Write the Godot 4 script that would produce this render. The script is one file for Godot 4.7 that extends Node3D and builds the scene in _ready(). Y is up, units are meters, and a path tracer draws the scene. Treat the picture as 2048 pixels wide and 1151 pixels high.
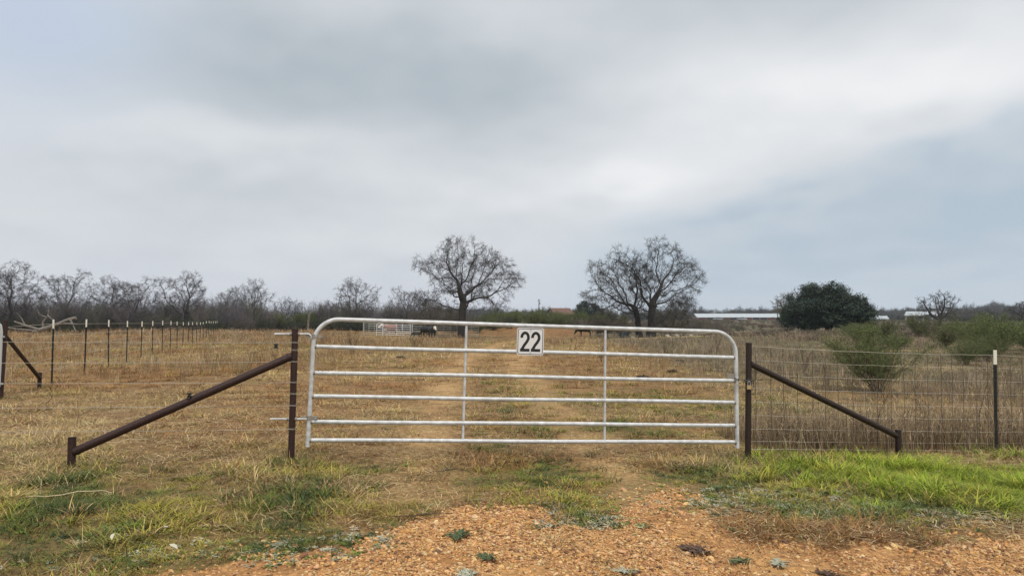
extends Node3D
# A white tube gate numbered 22 across a ranch track, wire fences, dry pasture, cattle pens, bare oaks, overcast sky.
# x right, y up, -z into the field; the ground at the gate is y = 0. "d" below is the distance -z.

const EYE := 1.33
var names := {}
var rng := RandomNumberGenerator.new()
var na := FastNoiseLite.new()
var nb := FastNoiseLite.new()
var nc := FastNoiseLite.new()
var M := {}

# ------------------------------------------------------------------ mesh helper
class MB:
	var v := PackedVector3Array()
	var n := PackedVector3Array()
	var c := PackedColorArray()
	var ix := PackedInt32Array()
	func tube(p: PackedVector3Array, r: PackedFloat32Array, sides: int, col: Color, cap := false) -> void:
		var m := p.size()
		if m < 2: return
		var t := (p[1] - p[0]).normalized()
		var u := t.cross(Vector3(0.31, 0.83, 0.46))
		if u.length_squared() < 0.01: u = t.cross(Vector3(1, 0, 0))
		u = u.normalized()
		var base := v.size()
		for i in m:
			var tt := t
			if i == m - 1: tt = (p[i] - p[i - 1]).normalized()
			elif i > 0: tt = (p[i + 1] - p[i - 1]).normalized()
			if tt.length_squared() < 0.5: tt = t
			u = (u - tt * u.dot(tt)).normalized()
			t = tt
			var w := t.cross(u)
			for j in sides:
				var a := TAU * j / sides
				var dd := u * cos(a) + w * sin(a)
				v.append(p[i] + dd * r[i]); n.append(dd); c.append(col)
		for i in m - 1:
			for j in sides:
				var k := (j + 1) % sides
				var a := base + i * sides + j
				var b := base + i * sides + k
				ix.append_array(PackedInt32Array([a, a + sides, b + sides, a, b + sides, b]))
		if cap:
			fan(p[0], base, sides, -(p[1] - p[0]).normalized(), col)
			fan(p[m - 1], base + (m - 1) * sides, sides, (p[m - 1] - p[m - 2]).normalized(), col)
	func fan(at: Vector3, ring: int, sides: int, nn: Vector3, col: Color) -> void:
		var b := v.size()
		v.append(at); n.append(nn); c.append(col)
		for j in sides:
			v.append(v[ring + j]); n.append(nn); c.append(col)
		for j in sides:
			var a := b + 1 + j
			var e := b + 1 + (j + 1) % sides
			if (v[a] - at).cross(v[e] - at).dot(nn) > 0: ix.append_array(PackedInt32Array([b, e, a]))
			else: ix.append_array(PackedInt32Array([b, a, e]))
	func rod(a: Vector3, b: Vector3, r: float, sides: int, col := Color.WHITE) -> void:
		tube(PackedVector3Array([a, b]), PackedFloat32Array([r, r]), sides, col, true)
	func quad(a: Vector3, b: Vector3, cc: Vector3, d: Vector3, col := Color.WHITE) -> void:
		# corners run clockwise seen from the front
		var nn := (cc - a).cross(b - a)
		if nn.length_squared() < 1e-12: nn = (d - a).cross(cc - a)
		nn = nn.normalized()
		var s := v.size()
		v.append_array(PackedVector3Array([a, b, cc, d]))
		n.append_array(PackedVector3Array([nn, nn, nn, nn]))
		c.append_array(PackedColorArray([col, col, col, col]))
		ix.append_array(PackedInt32Array([s, s + 1, s + 2, s, s + 2, s + 3]))
	func tri(a: Vector3, b: Vector3, cc: Vector3, col := Color.WHITE) -> void:
		var nn := (cc - a).cross(b - a).normalized()
		var s := v.size()
		v.append_array(PackedVector3Array([a, b, cc]))
		n.append_array(PackedVector3Array([nn, nn, nn]))
		c.append_array(PackedColorArray([col, col, col]))
		ix.append_array(PackedInt32Array([s, s + 1, s + 2]))
	func box(o: Vector3, X: Vector3, Y: Vector3, Z: Vector3, col := Color.WHITE) -> void:
		# o the centre, X Y Z half edges
		for q in [[X, Y, Z], [-X, Y, -Z], [Y, Z, X], [-Y, Z, -X], [Z, X, Y], [-Z, X, -Y]]:
			var f: Vector3 = o + q[2]
			var a: Vector3 = q[0]
			var b: Vector3 = q[1]
			if a.cross(b).dot(q[2]) > 0: quad(f - a - b, f - a + b, f + a + b, f + a - b, col)
			else: quad(f - a - b, f + a - b, f + a + b, f - a + b, col)
	func blade(p: Vector3, dir: Vector3, bend: Vector3, length: float, width: float, segs: int, col: Color) -> void:
		# a narrow leaf that bends over
		var side := dir.cross(Vector3.UP)
		if side.length_squared() < 1e-4: side = bend.cross(Vector3.UP) + Vector3(0.01, 0, 0.02)
		side = side.normalized()
		var s := v.size()
		for i in segs + 1:
			var t := float(i) / segs
			var q := p + dir * (length * t) + bend * (length * t * t)
			var w := width * (1.0 - t * t) * 0.5 + 0.0002
			var tg := (dir + bend * 2.0 * t).normalized()
			var nn := side.cross(tg).normalized()
			v.append(q - side * w); n.append(nn); c.append(col)
			v.append(q + side * w); n.append(nn); c.append(col)
		for i in segs:
			var a := s + i * 2
			ix.append_array(PackedInt32Array([a, a + 3, a + 1, a, a + 2, a + 3]))
	func mesh() -> ArrayMesh:
		var arr := []
		arr.resize(Mesh.ARRAY_MAX)
		arr[Mesh.ARRAY_VERTEX] = v; arr[Mesh.ARRAY_NORMAL] = n; arr[Mesh.ARRAY_COLOR] = c; arr[Mesh.ARRAY_INDEX] = ix
		var m := ArrayMesh.new()
		m.add_surface_from_arrays(Mesh.PRIMITIVE_TRIANGLES, arr)
		return m

# ------------------------------------------------------------------ scene helpers
func numbered(called: String) -> String:
	var k: int = names.get(called, 0)
	names[called] = k + 1
	return called if k == 0 else "%s_%03d" % [called, k]

func meta(o: Node, label: String, category: String, group := "") -> void:
	o.set_meta("label", label); o.set_meta("category", category)
	if group: o.set_meta("group", group)

func thing(called: String, label: String, category: String, at := Vector3.ZERO, group := "", turn := 0.0) -> Node3D:
	var o := Node3D.new()
	o.name = numbered(called)
	add_child(o)
	o.position = at; o.rotation.y = turn
	meta(o, label, category, group)
	return o

func part(called: String, m: Mesh, mat: Material, parent: Node) -> MeshInstance3D:
	var o := MeshInstance3D.new()
	o.name = called; o.mesh = m; o.material_override = mat
	parent.add_child(o, true)
	return o

func solo(called: String, m: Mesh, mat: Material, at := Vector3.ZERO) -> MeshInstance3D:
	var o := MeshInstance3D.new()
	o.name = numbered(called); o.mesh = m; o.material_override = mat; o.position = at
	add_child(o)
	return o

func copy_of(o: Node3D, at: Vector3, turn: float, scl := 1.0, label := "") -> Node3D:
	var r: Node3D = o.duplicate()
	r.name = numbered(String(o.get_meta("stem", o.name)))
	add_child(r)
	r.position = at; r.rotation = Vector3(0, turn, 0); r.scale = Vector3.ONE * scl
	if label: r.set_meta("label", label)
	return r

func mat(r: float, g: float, b: float, rough := 0.9, vertex := false, metal := 0.0) -> StandardMaterial3D:
	var m := StandardMaterial3D.new()
	m.albedo_color = Color(r, g, b).linear_to_srgb()
	m.roughness = rough; m.metallic = metal
	m.vertex_color_use_as_albedo = vertex
	return m

func noise_tex(freq: float, kind: int, lo: Color, hi: Color, size := 512, normal := false, octaves := 4, sd := 3) -> NoiseTexture2D:
	var f := FastNoiseLite.new()
	f.noise_type = kind; f.frequency = freq; f.seed = sd; f.fractal_octaves = octaves
	var t := NoiseTexture2D.new()
	t.width = size; t.height = size; t.seamless = true; t.noise = f
	if normal:
		t.as_normal_map = true; t.bump_strength = 6.0
	else:
		var g := Gradient.new()
		g.set_color(0, lo); g.set_color(1, hi)
		t.color_ramp = g
	return t

func scatter(called: String, label: String, category: String, m: Mesh, material: Material, buf: PackedFloat32Array) -> void:
	if buf.is_empty(): return
	var mm := MultiMesh.new()
	mm.transform_format = MultiMesh.TRANSFORM_3D
	mm.use_colors = true
	mm.mesh = m
	mm.instance_count = buf.size() / 16
	mm.buffer = buf
	var o := MultiMeshInstance3D.new()
	o.name = numbered(called); o.multimesh = mm; o.material_override = material
	add_child(o)
	meta(o, label, category)
	o.set_meta("kind", "stuff")

func put(buf: PackedFloat32Array, at: Vector3, turn: float, sx: float, sy: float, col: Color, tilt := 0.0, tilt2 := 0.0) -> void:
	var b := Basis.from_euler(Vector3(tilt, turn, tilt2)) * Basis.from_scale(Vector3(sx, sy, sx))
	buf.append_array(PackedFloat32Array([b.x.x, b.y.x, b.z.x, at.x, b.x.y, b.y.y, b.z.y, at.y, b.x.z, b.y.z, b.z.z, at.z, col.r, col.g, col.b, 1.0]))

# ------------------------------------------------------------------ the lie of the land
func height(x: float, d: float) -> float:
	var h := 0.0
	h -= 0.034 * clampf(x, 0.0, 14.0) * (1.0 - smoothstep(15.0, 60.0, d))
	h += 0.012 * clampf(-x, 0.0, 4.0) * (1.0 - smoothstep(8.0, 14.0, d))
	h -= 0.13 * (1.0 - smoothstep(2.5, 5.2, d))
	h -= 0.75 * exp(-pow((x - 4.0) / 22.0, 2.0) - pow((d - 86.0) / 26.0, 2.0))
	h -= 0.25 * smoothstep(18.0, 40.0, x) * exp(-pow((d - 80.0) / 50.0, 2.0))
	h += 1.25 * exp(-pow((x - 4.5) / 8.5, 2.0) - pow((d - 108.0) / 7.5, 2.0))
	h += 2.0 * smoothstep(130.0, 420.0, d)
	if d > 420.0: h += (d - 420.0) * 0.002
	var k := smoothstep(12.0, 90.0, d)
	h += nb.get_noise_2d(x * 0.55, d * 0.55) * (0.05 + 0.3 * k)
	if d < 30.0:
		h += na.get_noise_2d(x * 14.0, d * 14.0) * 0.022 * (1.0 - smoothstep(14.0, 30.0, d))
		h += nc.get_noise_2d(x * 60.0, d * 60.0) * 0.008 * (1.0 - smoothstep(8.0, 16.0, d))
	return h

func gp(x: float, d: float, up := 0.0) -> Vector3:
	return Vector3(x, height(x, d) + up, -d)

var gravel_poly := PackedVector2Array([Vector2(-12, 2.7), Vector2(-3.0, 3.45), Vector2(-1.9, 3.95), Vector2(-1.4, 4.25), Vector2(-0.95, 4.42), Vector2(-0.58, 4.9), Vector2(-0.44, 5.2), Vector2(-0.16, 5.42), Vector2(0.165, 5.2), Vector2(0.35, 4.86), Vector2(0.58, 4.82), Vector2(0.77, 5.2), Vector2(1.05, 5.65), Vector2(1.28, 6.0), Vector2(1.45, 5.8), Vector2(1.4, 5.3), Vector2(1.45, 4.9), Vector2(1.87, 4.76), Vector2(2.32, 4.7), Vector2(2.93, 4.9), Vector2(3.43, 4.9), Vector2(6, 5.1), Vector2(14, 5.2), Vector2(14, -9), Vector2(-12, -9)])
# patches: x, d, radius x, radius d, strength
var green := [[-2.7, 4.5, 2.2, 1.3, 1.9], [-3.3, 6.1, 1.6, 0.5, 0.6], [-5.5, 5.2, 2.4, 1.5, 1.2], [-2.9, 5.4, 2.0, 0.8, 1.0], [-1.69, 6.5, 0.85, 0.4, 1.5], [-2.5, 5.8, 0.9, 0.55, 0.9], [0.36, 6.1, 0.68, 1.0, 2.0], [0.48, 5.2, 0.36, 0.42, 2.0], [2.05, 6.25, 1.0, 0.7, 2.2], [2.6, 5.75, 1.3, 0.5, 1.6], [-0.9, 4.75, 0.4, 0.25, 0.8], [-0.75, 5.6, 0.25, 0.25, 0.4], [1.5, 9.3, 1.9, 1.1, 0.8], [3.2, 12.6, 3.0, 2.6, 0.65], [0.3, 13.5, 0.9, 4.5, 0.7], [4.6, 10.4, 2.4, 1.6, 0.35], [-1.4, 9.2, 1.1, 0.5, 0.6], [-0.3, 7.6, 0.7, 0.35, 0.45], [-7, 26, 7, 7, 0.15], [-13, 42, 12, 12, 0.2], [3, 60, 6, 8, 0.25]]
var bright := [[4.15, 6.75, 1.0, 0.8, 1.3], [5.8, 6.7, 2.0, 0.95, 1.4], [3.1, 7.15, 0.6, 0.4, 0.7]]
var silver := [[2.5, 5.5, 0.8, 0.25, 1.0], [3.2, 5.7, 0.5, 0.25, 1.0], [1.85, 5.62, 0.35, 0.2, 1.0], [2.2, 6.0, 0.5, 0.3, 0.5], [-1.38, 4.33, 0.33, 0.13, 1.0], [-1.05, 4.52, 0.28, 0.12, 0.9], [0.34, 5.32, 0.16, 0.14, 0.8], [0.5, 5.0, 0.25, 0.12, 0.7], [-2.2, 4.4, 0.5, 0.3, 0.15]]
var rusty := [[-2.6, 10.5, 2.6, 2.4, 0.8], [-3.6, 15.0, 3.0, 4.0, 0.5], [-4.2, 8.6, 1.6, 0.9, 0.6], [-1.5, 25.0, 4.0, 8.0, 0.7], [1.6, 5.2, 0.5, 0.35, 0.9], [2.3, 5.0, 0.6, 0.2, 0.7], [4.5, 103.0, 9.0, 9.0, 1.0], [-9.0, 55.0, 8.0, 10.0, 0.4], [-0.7, 5.0, 0.5, 0.35, 0.7]]
var pale := [[-13.0, 83.0, 5.0, 2.2, 1.0], [-7.5, 82.0, 2.5, 1.4, 0.8], [14.5, 77.5, 4.5, 1.3, 1.0], [-6.0, 36.0, 3.5, 2.0, 0.5], [6.8, 24.0, 2.2, 2.0, 0.35], [20.0, 40.0, 4.0, 2.0, 0.8], [15.5, 27.0, 3.0, 1.8, 0.6]]
var track := [[4.0, 0.3], [6.5, 0.12], [8.2, -0.05], [10.4, -0.25], [16.6, -0.5], [22.0, -0.7], [34.0, -0.5], [46.0, 0.1], [67.0, 1.2], [90.0, 2.6], [120.0, 3.6]]
var w_gravel := 0.0
var w_green := 0.0
var w_bright := 0.0
var w_silver := 0.0
var w_rust := 0.0
var w_pale := 0.0
var w_rut := 0.0

func patch(list: Array, x: float, d: float) -> float:
	var s := 0.0
	for q in list:
		var e := pow((x - q[0]) / q[2], 2.0) + pow((d - q[1]) / q[3], 2.0)
		if e < 4.0: s = maxf(s, q[4] * exp(-e * 1.1))
	return s

func rut(x: float, d: float) -> float:
	if d < 4.0 or d > 118.0: return 0.0
	for i in track.size() - 1:
		if d < track[i + 1][0]:
			var cx: float = lerpf(track[i][1], track[i + 1][1], (d - track[i][0]) / (track[i + 1][0] - track[i][0]))
			var e := absf(absf(x - cx) - 0.87)
			var wide := 0.42 + 0.30 * smoothstep(9.0, 40.0, d)
			return exp(-pow(e / wide, 2.0)) * smoothstep(4.2, 5.6, d) * (1.0 - 0.3 * smoothstep(60.0, 110.0, d))
	return 0.0

func survey(x: float, d: float) -> Color:
	var n1 := na.get_noise_2d(x * 5.0, d * 5.0)
	var n2 := nb.get_noise_2d(x * 9.0 + 40.0, d * 9.0)
	var n3 := nc.get_noise_2d(x * 16.0, d * 16.0 + 70.0)
	var wob := (n1 * 0.5 + n3 * 0.5)
	w_gravel = 0.0; w_green = 0.0; w_bright = 0.0; w_silver = 0.0
	if d < 16.0:
		var n4 := nc.get_noise_2d(x * 55.0 + 20.0, d * 55.0)
		var px := x + n1 * 0.22 + n3 * 0.16 + n4 * 0.14
		var pd := d + n2 * 0.18 + n3 * 0.16 + n4 * 0.14
		if pd < 6.6:
			w_gravel = 1.0 if Geometry2D.is_point_in_polygon(Vector2(px, pd), gravel_poly) else 0.0
		w_bright = clampf(patch(bright, x + n1 * 0.25, d + n3 * 0.15), 0.0, 1.0)
		w_silver = clampf(patch(silver, x + n1 * 0.15, d + n3 * 0.12) * (1.0 + n2), 0.0, 1.0)
	w_green = clampf(patch(green, x + n1 * 0.4, d + n2 * 0.3) * (0.85 + wob * 1.3), 0.0, 1.0)
	w_rust = clampf(patch(rusty, x, d) * (0.8 + wob), 0.0, 1.0)
	w_pale = clampf(patch(pale, x + n1, d) * (0.9 + n3), 0.0, 1.0)
	w_rut = rut(x + n3 * 0.15, d) * clampf(0.80 + n2 * 1.0 + n3 * 0.5, 0.0, 1.0)
	# colours of soil and litter, linear
	var col := Color(0.30, 0.185, 0.068).lerp(Color(0.20, 0.115, 0.045), clampf(0.5 + wob * 1.4, 0.0, 1.0))
	col = col.lerp(Color(0.27, 0.125, 0.045), w_rust * 0.7)
	col = col.lerp(Color(0.52, 0.33, 0.145), w_rut * 0.9)
	col = col.lerp(Color(0.55, 0.42, 0.20), w_pale)
	col = col.lerp(Color(0.13, 0.105, 0.03), w_green * 0.65)
	col = col.lerp(Color(0.09, 0.10, 0.02), w_bright)
	if d > 12.0:
		col = col.lerp(Color(0.15, 0.125, 0.075).lerp(Color(0.10, 0.10, 0.05), clampf(0.5 + n1, 0.0, 1.0)), 0.8 * smoothstep(2.6, 6.5, x - 0.07 * (d - 8.0)) * smoothstep(12.0, 26.0, d) * (1.0 - w_pale))
	if d > 40.0:
		var f := smoothstep(40.0, 110.0, d)
		var brush := Color(0.155, 0.115, 0.07).lerp(Color(0.10, 0.095, 0.045), clampf(0.5 + nb.get_noise_2d(x * 0.5, d * 1.6) * 1.6, 0.0, 1.0))
		var side := smoothstep(6.0, 24.0, x)
		col = col.lerp(brush, f * (1.0 - w_pale) * (1.0 - w_rust) * maxf(side, smoothstep(110.0, 150.0, d)))
	if w_gravel > 0.0:
		col = Color(0.52, 0.29, 0.11).lerp(Color(0.36, 0.18, 0.065), clampf(0.5 + n3, 0.0, 1.0))
	return col

func build_ground() -> void:
	var rows := PackedFloat32Array()
	var d := -9.0
	while d < 1500.0:
		rows.append(d)
		if d < 2.5: d += 0.5
		elif d < 7.5: d += 0.045
		else: d += 0.045 * pow(d / 7.5, 1.35)
	var cols := 380
	var v := PackedVector3Array(); var n := PackedVector3Array(); var c := PackedColorArray(); var ix := PackedInt32Array()
	for r in rows.size():
		var dd := rows[r]
		var half := 11.0 + 0.95 * maxf(dd - 4.0, 0.0)
		if dd < 8.0: half = 11.0 + 0.95 * maxf(dd - 4.0, 0.0)
		for k in cols + 1:
			var s := (2.0 * k / cols) - 1.0
			var x: float = half * (0.45 * s + 0.55 * s * absf(s) * absf(s)) if dd < 40.0 else half * lerpf(0.45 * s + 0.55 * s * absf(s) * absf(s), s, smoothstep(40.0, 120.0, dd))
			v.append(Vector3(x, height(x, dd), -dd))
			c.append(survey(x, dd) * 1.38)
	var w := cols + 1
	n.resize(v.size())
	for r in rows.size():
		for k in w:
			var i := r * w + k
			var a := v[i + (1 if k < cols else 0)] - v[i - (1 if k > 0 else 0)]
			var b := v[i + (w if r < rows.size() - 1 else 0)] - v[i - (w if r > 0 else 0)]
			n[i] = a.cross(b).normalized()
			if r < rows.size() - 1 and k < cols:
				ix.append_array(PackedInt32Array([i, i + w, i + w + 1, i, i + w + 1, i + 1]))
	var arr := []
	arr.resize(Mesh.ARRAY_MAX)
	arr[Mesh.ARRAY_VERTEX] = v; arr[Mesh.ARRAY_NORMAL] = n; arr[Mesh.ARRAY_COLOR] = c; arr[Mesh.ARRAY_INDEX] = ix
	var m := ArrayMesh.new()
	m.add_surface_from_arrays(Mesh.PRIMITIVE_TRIANGLES, arr)
	var g := solo("ground", m, M.ground)
	meta(g, "dry pasture with a worn two-rut track and an orange gravel apron", "ground")
	g.set_meta("kind", "structure")
	print("ground rows ", rows.size(), " verts ", v.size())

# ------------------------------------------------------------------ low growth
func tuft_mesh(count: int, spread: float, lo: float, hi: float, upright: float, width: float, sd: int) -> ArrayMesh:
	var r := RandomNumberGenerator.new(); r.seed = sd
	var mb := MB.new()
	for i in count:
		var a := r.randf() * TAU
		var rad := sqrt(r.randf()) * spread
		var p := Vector3(cos(a) * rad, -0.004, sin(a) * rad)
		var b := a + r.randf_range(-1.4, 1.4)
		var out := Vector3(cos(b), 0, sin(b))
		var up := upright * r.randf_range(0.55, 1.25)
		var dir := (Vector3.UP * up + out * r.randf_range(0.3, 1.0) * (1.3 - upright)).normalized()
		var bend := out * r.randf_range(0.1, 0.75) - Vector3.UP * r.randf_range(0.0, 0.45)
		var g := r.randf_range(0.6, 1.3)
		mb.blade(p, dir, bend, r.randf_range(lo, hi), width * r.randf_range(0.7, 1.3), 3, Color(g, g * r.randf_range(0.92, 1.08), g * r.randf_range(0.75, 1.2)))
	return mb.mesh()

func straw_mesh(sd: int, length: float, count: int) -> ArrayMesh:
	var r := RandomNumberGenerator.new(); r.seed = sd
	var mb := MB.new()
	for i in count:
		var a := r.randf() * TAU
		var p := Vector3(r.randf_range(-0.08, 0.08), 0.006 + r.randf() * 0.018, r.randf_range(-0.08, 0.08))
		var dir := Vector3(cos(a), r.randf_range(-0.04, 0.12), sin(a)).normalized()
		var side := Vector3(-sin(a), r.randf_range(-0.3, 0.1), cos(a))
		var g := r.randf_range(0.6, 1.35)
		mb.blade(p, dir, side * r.randf_range(-0.3, 0.3), length * r.randf_range(0.5, 1.2), 0.0042, 3, Color(g, g, g * 0.9))
	return mb.mesh()

func weed_mesh(sd: int, stems: int, hh: float, spread: float) -> ArrayMesh:
	var r := RandomNumberGenerator.new(); r.seed = sd
	var mb := MB.new()
	for i in stems:
		var a := r.randf() * TAU
		var p := Vector3(cos(a), 0, sin(a)) * sqrt(r.randf()) * spread
		var lean := Vector3(r.randf_range(-0.35, 0.35), 0, r.randf_range(-0.35, 0.35))
		var g := r.randf_range(0.65, 1.3)
		var col := Color(g, g * r.randf_range(0.9, 1.05), g * r.randf_range(0.8, 1.1))
		var l := hh * r.randf_range(0.45, 1.1)
		mb.blade(p, Vector3.UP, lean, l, 0.008, 3, col)
		for k in r.randi_range(1, 4):
			var t := r.randf_range(0.35, 0.95)
			var q := p + Vector3.UP * l * t + lean * l * t * t
			var o := Vector3(r.randf_range(-1, 1), r.randf_range(0.2, 1.0), r.randf_range(-1, 1)).normalized()
			mb.blade(q, o, Vector3(0, -0.2, 0), l * r.randf_range(0.12, 0.3), 0.006, 2, col)
	return mb.mesh()

func stone_mesh(sd: int) -> ArrayMesh:
	var r := RandomNumberGenerator.new(); r.seed = sd
	var f := FastNoiseLite.new(); f.seed = sd; f.frequency = 0.9
	var mb := MB.new()
	var rings := 4
	var seg := 7
	var pts := []
	var sx := r.randf_range(0.8, 1.3)
	var sz := r.randf_range(0.7, 1.1)
	for i in rings + 1:
		var row := []
		for j in seg:
			var a := PI * i / rings
			var b := TAU * (j + 0.5 * (i % 2)) / seg
			var q := Vector3(sin(a) * cos(b), cos(a), sin(a) * sin(b))
			q *= 1.0 + 0.45 * f.get_noise_3dv(q * 1.4)
			row.append(Vector3(q.x * sx, q.y * 0.6, q.z * sz))
		pts.append(row)
	for i in rings:
		for j in seg:
			var k := (j + 1) % seg
			var a: Vector3 = pts[i][j]; var b: Vector3 = pts[i][k]; var cc: Vector3 = pts[i + 1][k]; var dd: Vector3 = pts[i + 1][j]
			if i > 0: mb.tri(a, b, cc)
			if i < rings - 1 or i == 0: mb.tri(a, cc, dd)
			elif i == rings - 1: mb.tri(a, b, dd)
	# outward facing
	for t in range(0, mb.ix.size(), 3):
		var q := (mb.v[mb.ix[t]] + mb.v[mb.ix[t + 1]] + mb.v[mb.ix[t + 2]]) / 3.0
		if mb.n[mb.ix[t]].dot(q) < 0.0:
			var e := mb.ix[t + 1]; mb.ix[t + 1] = mb.ix[t + 2]; mb.ix[t + 2] = e
			for k in 3: mb.n[mb.ix[t + k]] = -mb.n[mb.ix[t + k]]
	return mb.mesh()

func rosette_mesh(sd: int, count: int, length: float, width: float) -> ArrayMesh:
	var r := RandomNumberGenerator.new(); r.seed = sd
	var mb := MB.new()
	for i in count:
		var a := r.randf() * TAU
		var out := Vector3(cos(a), 0, sin(a))
		var side := Vector3(-sin(a), 0, cos(a))
		var l := length * r.randf_range(0.4, 1.1)
		var up := r.randf_range(0.1, 0.9)
		var g := r.randf_range(0.65, 1.25)
		var col := Color(g, g, g)
		var p := out * 0.01 + Vector3(r.randf_range(-1, 1), 0, r.randf_range(-1, 1)) * length * 0.5
		var prev_a := p; var prev_b := p
		for k in 4:
			var t := (k + 1) / 4.0
			var q := p + out * l * t + Vector3.UP * l * (up * t - 0.75 * up * t * t + 0.06)
			var w: float = width * sin(PI * minf(t * 0.85 + 0.12, 1.0)) * r.randf_range(0.6, 1.2)
			var a2 := q - side * w; var b2 := q + side * w + Vector3.UP * w * 0.5
			if k < 3:
				mb.quad(prev_a, prev_b, b2, a2, col) if k > 0 else mb.tri(prev_a, b2, a2, col)
			else: mb.tri(prev_a, prev_b, q, col)
			prev_a = a2; prev_b = b2
	return mb.mesh()

func vary(col: Color, amount := 0.25) -> Color:
	var g := rng.randf_range(1.0 - amount, 1.0 + amount)
	return Color(col.r * g * rng.randf_range(0.93, 1.07), col.g * g, col.b * g * rng.randf_range(0.85, 1.15))

const STRAW := Color(0.45, 0.315, 0.145)
const STRAW_PALE := Color(0.58, 0.45, 0.245)
const BROWN := Color(0.21, 0.125, 0.055)
const RUST := Color(0.37, 0.175, 0.06)
const GREEN := Color(0.155, 0.20, 0.03)
const DARKGREEN := Color(0.06, 0.10, 0.028)
const LIME := Color(0.29, 0.38, 0.03)
const YELLOWGREEN := Color(0.36, 0.33, 0.05)
const SILVER := Color(0.37, 0.37, 0.26)

func build_low_growth() -> void:
	rng.seed = 11
	var short_a := PackedFloat32Array(); var short_b := PackedFloat32Array(); var dry_a := PackedFloat32Array(); var dry_b := PackedFloat32Array()
	var tall := PackedFloat32Array(); var weeds := PackedFloat32Array(); var weeds_b := PackedFloat32Array(); var straw := PackedFloat32Array(); var stones := [PackedFloat32Array(), PackedFloat32Array(), PackedFloat32Array()]
	var leafy := PackedFloat32Array()
	# bands: from, to, tufts per square metre, size
	for band in [[2.6, 7.2, 400.0, 0.95], [7.2, 8.0, 280.0, 1.0], [8.0, 14.0, 140.0, 1.15], [14.0, 26.0, 46.0, 1.6], [26.0, 46.0, 18.0, 2.3], [46.0, 115.0, 5.0, 3.4]]:
		var d0: float = band[0]; var d1: float = band[1]; var size: float = band[3]
		var half := 0.74 * d1 + 1.6
		var count := int(2.0 * half * (d1 - d0) * band[2])
		for i in count:
			var d := rng.randf_range(d0, d1)
			var x := rng.randf_range(-half, half)
			if absf(x) > 0.74 * d + 1.6: continue
			survey(x, d)
			if w_gravel > 0.0 and rng.randf() > 0.05: continue
			var thin := nc.get_noise_2d(x * 7.0 + 5.0, d * 7.0) + 0.6 * na.get_noise_2d(x * 9.0, d * 9.0 + 51.0)
			if thin > 0.16 and rng.randf() < 0.55 * (1.0 - w_green) * (1.0 - w_bright): continue
			if w_rut > 0.25 and rng.randf() < w_rut * 1.0: continue
			if w_pale > 0.4 and rng.randf() < w_pale * 0.6: continue
			var at := gp(x, d)
			var turn := rng.randf() * TAU
			var s := size * rng.randf_range(0.65, 1.25) * (1.0 - clampf(thin, -0.4, 0.3) * 0.9)
			var flat := 1.0 - 0.22 * smoothstep(7.0, 10.0, d) - 0.35 * smoothstep(20.0, 60.0, d)
			if rng.randf() < w_bright:
				if d < 8.4: put(tall, at, turn, s, s * rng.randf_range(0.35, 0.8), vary(LIME if rng.randf() < 0.55 else (YELLOWGREEN if rng.randf() < 0.5 else GREEN), 0.45))
				continue
			if rng.randf() < w_green * 0.92:
				var col := GREEN
				var u := rng.randf()
				var clump := nc.get_noise_2d(x * 9.0 + 11.0, d * 9.0)
				if clump > 0.25: col = DARKGREEN if u < 0.6 else GREEN
				elif clump < -0.2: col = YELLOWGREEN if u < 0.75 else STRAW
				elif u < 0.10: col = STRAW
				elif u < 0.20: col = BROWN
				elif u < 0.34: col = YELLOWGREEN
				elif u < 0.45: col = DARKGREEN
				put(short_a if rng.randf() < 0.5 else short_b, at, turn, s, s * rng.randf_range(0.6, 1.15) * (1.0 + clump * 0.4), vary(col, 0.35))
				if d < 8.0 and rng.randf() < (0.22 if x > 0.1 else 0.05): put(leafy, at, turn, s * 0.9, s * 1.1, vary(GREEN if rng.randf() < 0.5 else DARKGREEN.lerp(SILVER, rng.randf() * 0.6), 0.35))
			else:
				var u := rng.randf()
				var col := STRAW
				var lump := nb.get_noise_2d(x * 11.0, d * 11.0 + 9.0)
				if u < 0.38 + lump * 0.35: col = BROWN
				elif u < 0.54 + lump * 0.2: col = STRAW_PALE
				elif u < 0.60: col = YELLOWGREEN
				if rng.randf() < w_rust: col = RUST if rng.randf() < 0.6 else STRAW
				var broad := nb.get_noise_2d(x * 3.2 + 60.0, d * 2.2) + 0.5 * na.get_noise_2d(x * 3.0, d * 2.0 + 33.0)
				col = col.lerp(STRAW_PALE, clampf(broad * 1.3, 0.0, 0.6)) if broad > 0.0 else col.lerp(RUST * 0.8, clampf(-broad * 1.5, 0.0, 0.7))
				var dull := smoothstep(2.6, 6.5, x - 0.07 * (d - 8.0)) * smoothstep(8.0, 22.0, d)
				if rng.randf() < dull * 0.85: col = Color(0.24, 0.195, 0.125) if rng.randf() < 0.55 else Color(0.155, 0.15, 0.075)
				put(dry_a if rng.randf() < 0.5 else dry_b, at, turn, s, s * flat * rng.randf_range(0.6, 1.15), vary(col, 0.45))
	# growth left standing against the posts
	for q in [[-2.06, 6.85, 60, 0.16], [-3.82, 6.4, 40, 0.13], [2.43, 7.62, 70, 0.2], [4.25, 8.1, 30, 0.14], [5.65, 8.6, 30, 0.14], [-8.55, 12.28, 40, 0.2], [-9.14, 14.2, 30, 0.2]]:
		for i in q[2]:
			var at := gp(q[0] + rng.randfn() * q[3], q[1] + rng.randfn() * q[3])
			put(short_a if rng.randf() < 0.5 else dry_b, at, rng.randf() * TAU, 1.0, rng.randf_range(0.7, 1.5), vary([GREEN, STRAW, BROWN, DARKGREEN][rng.randi() % 4], 0.4))
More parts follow.
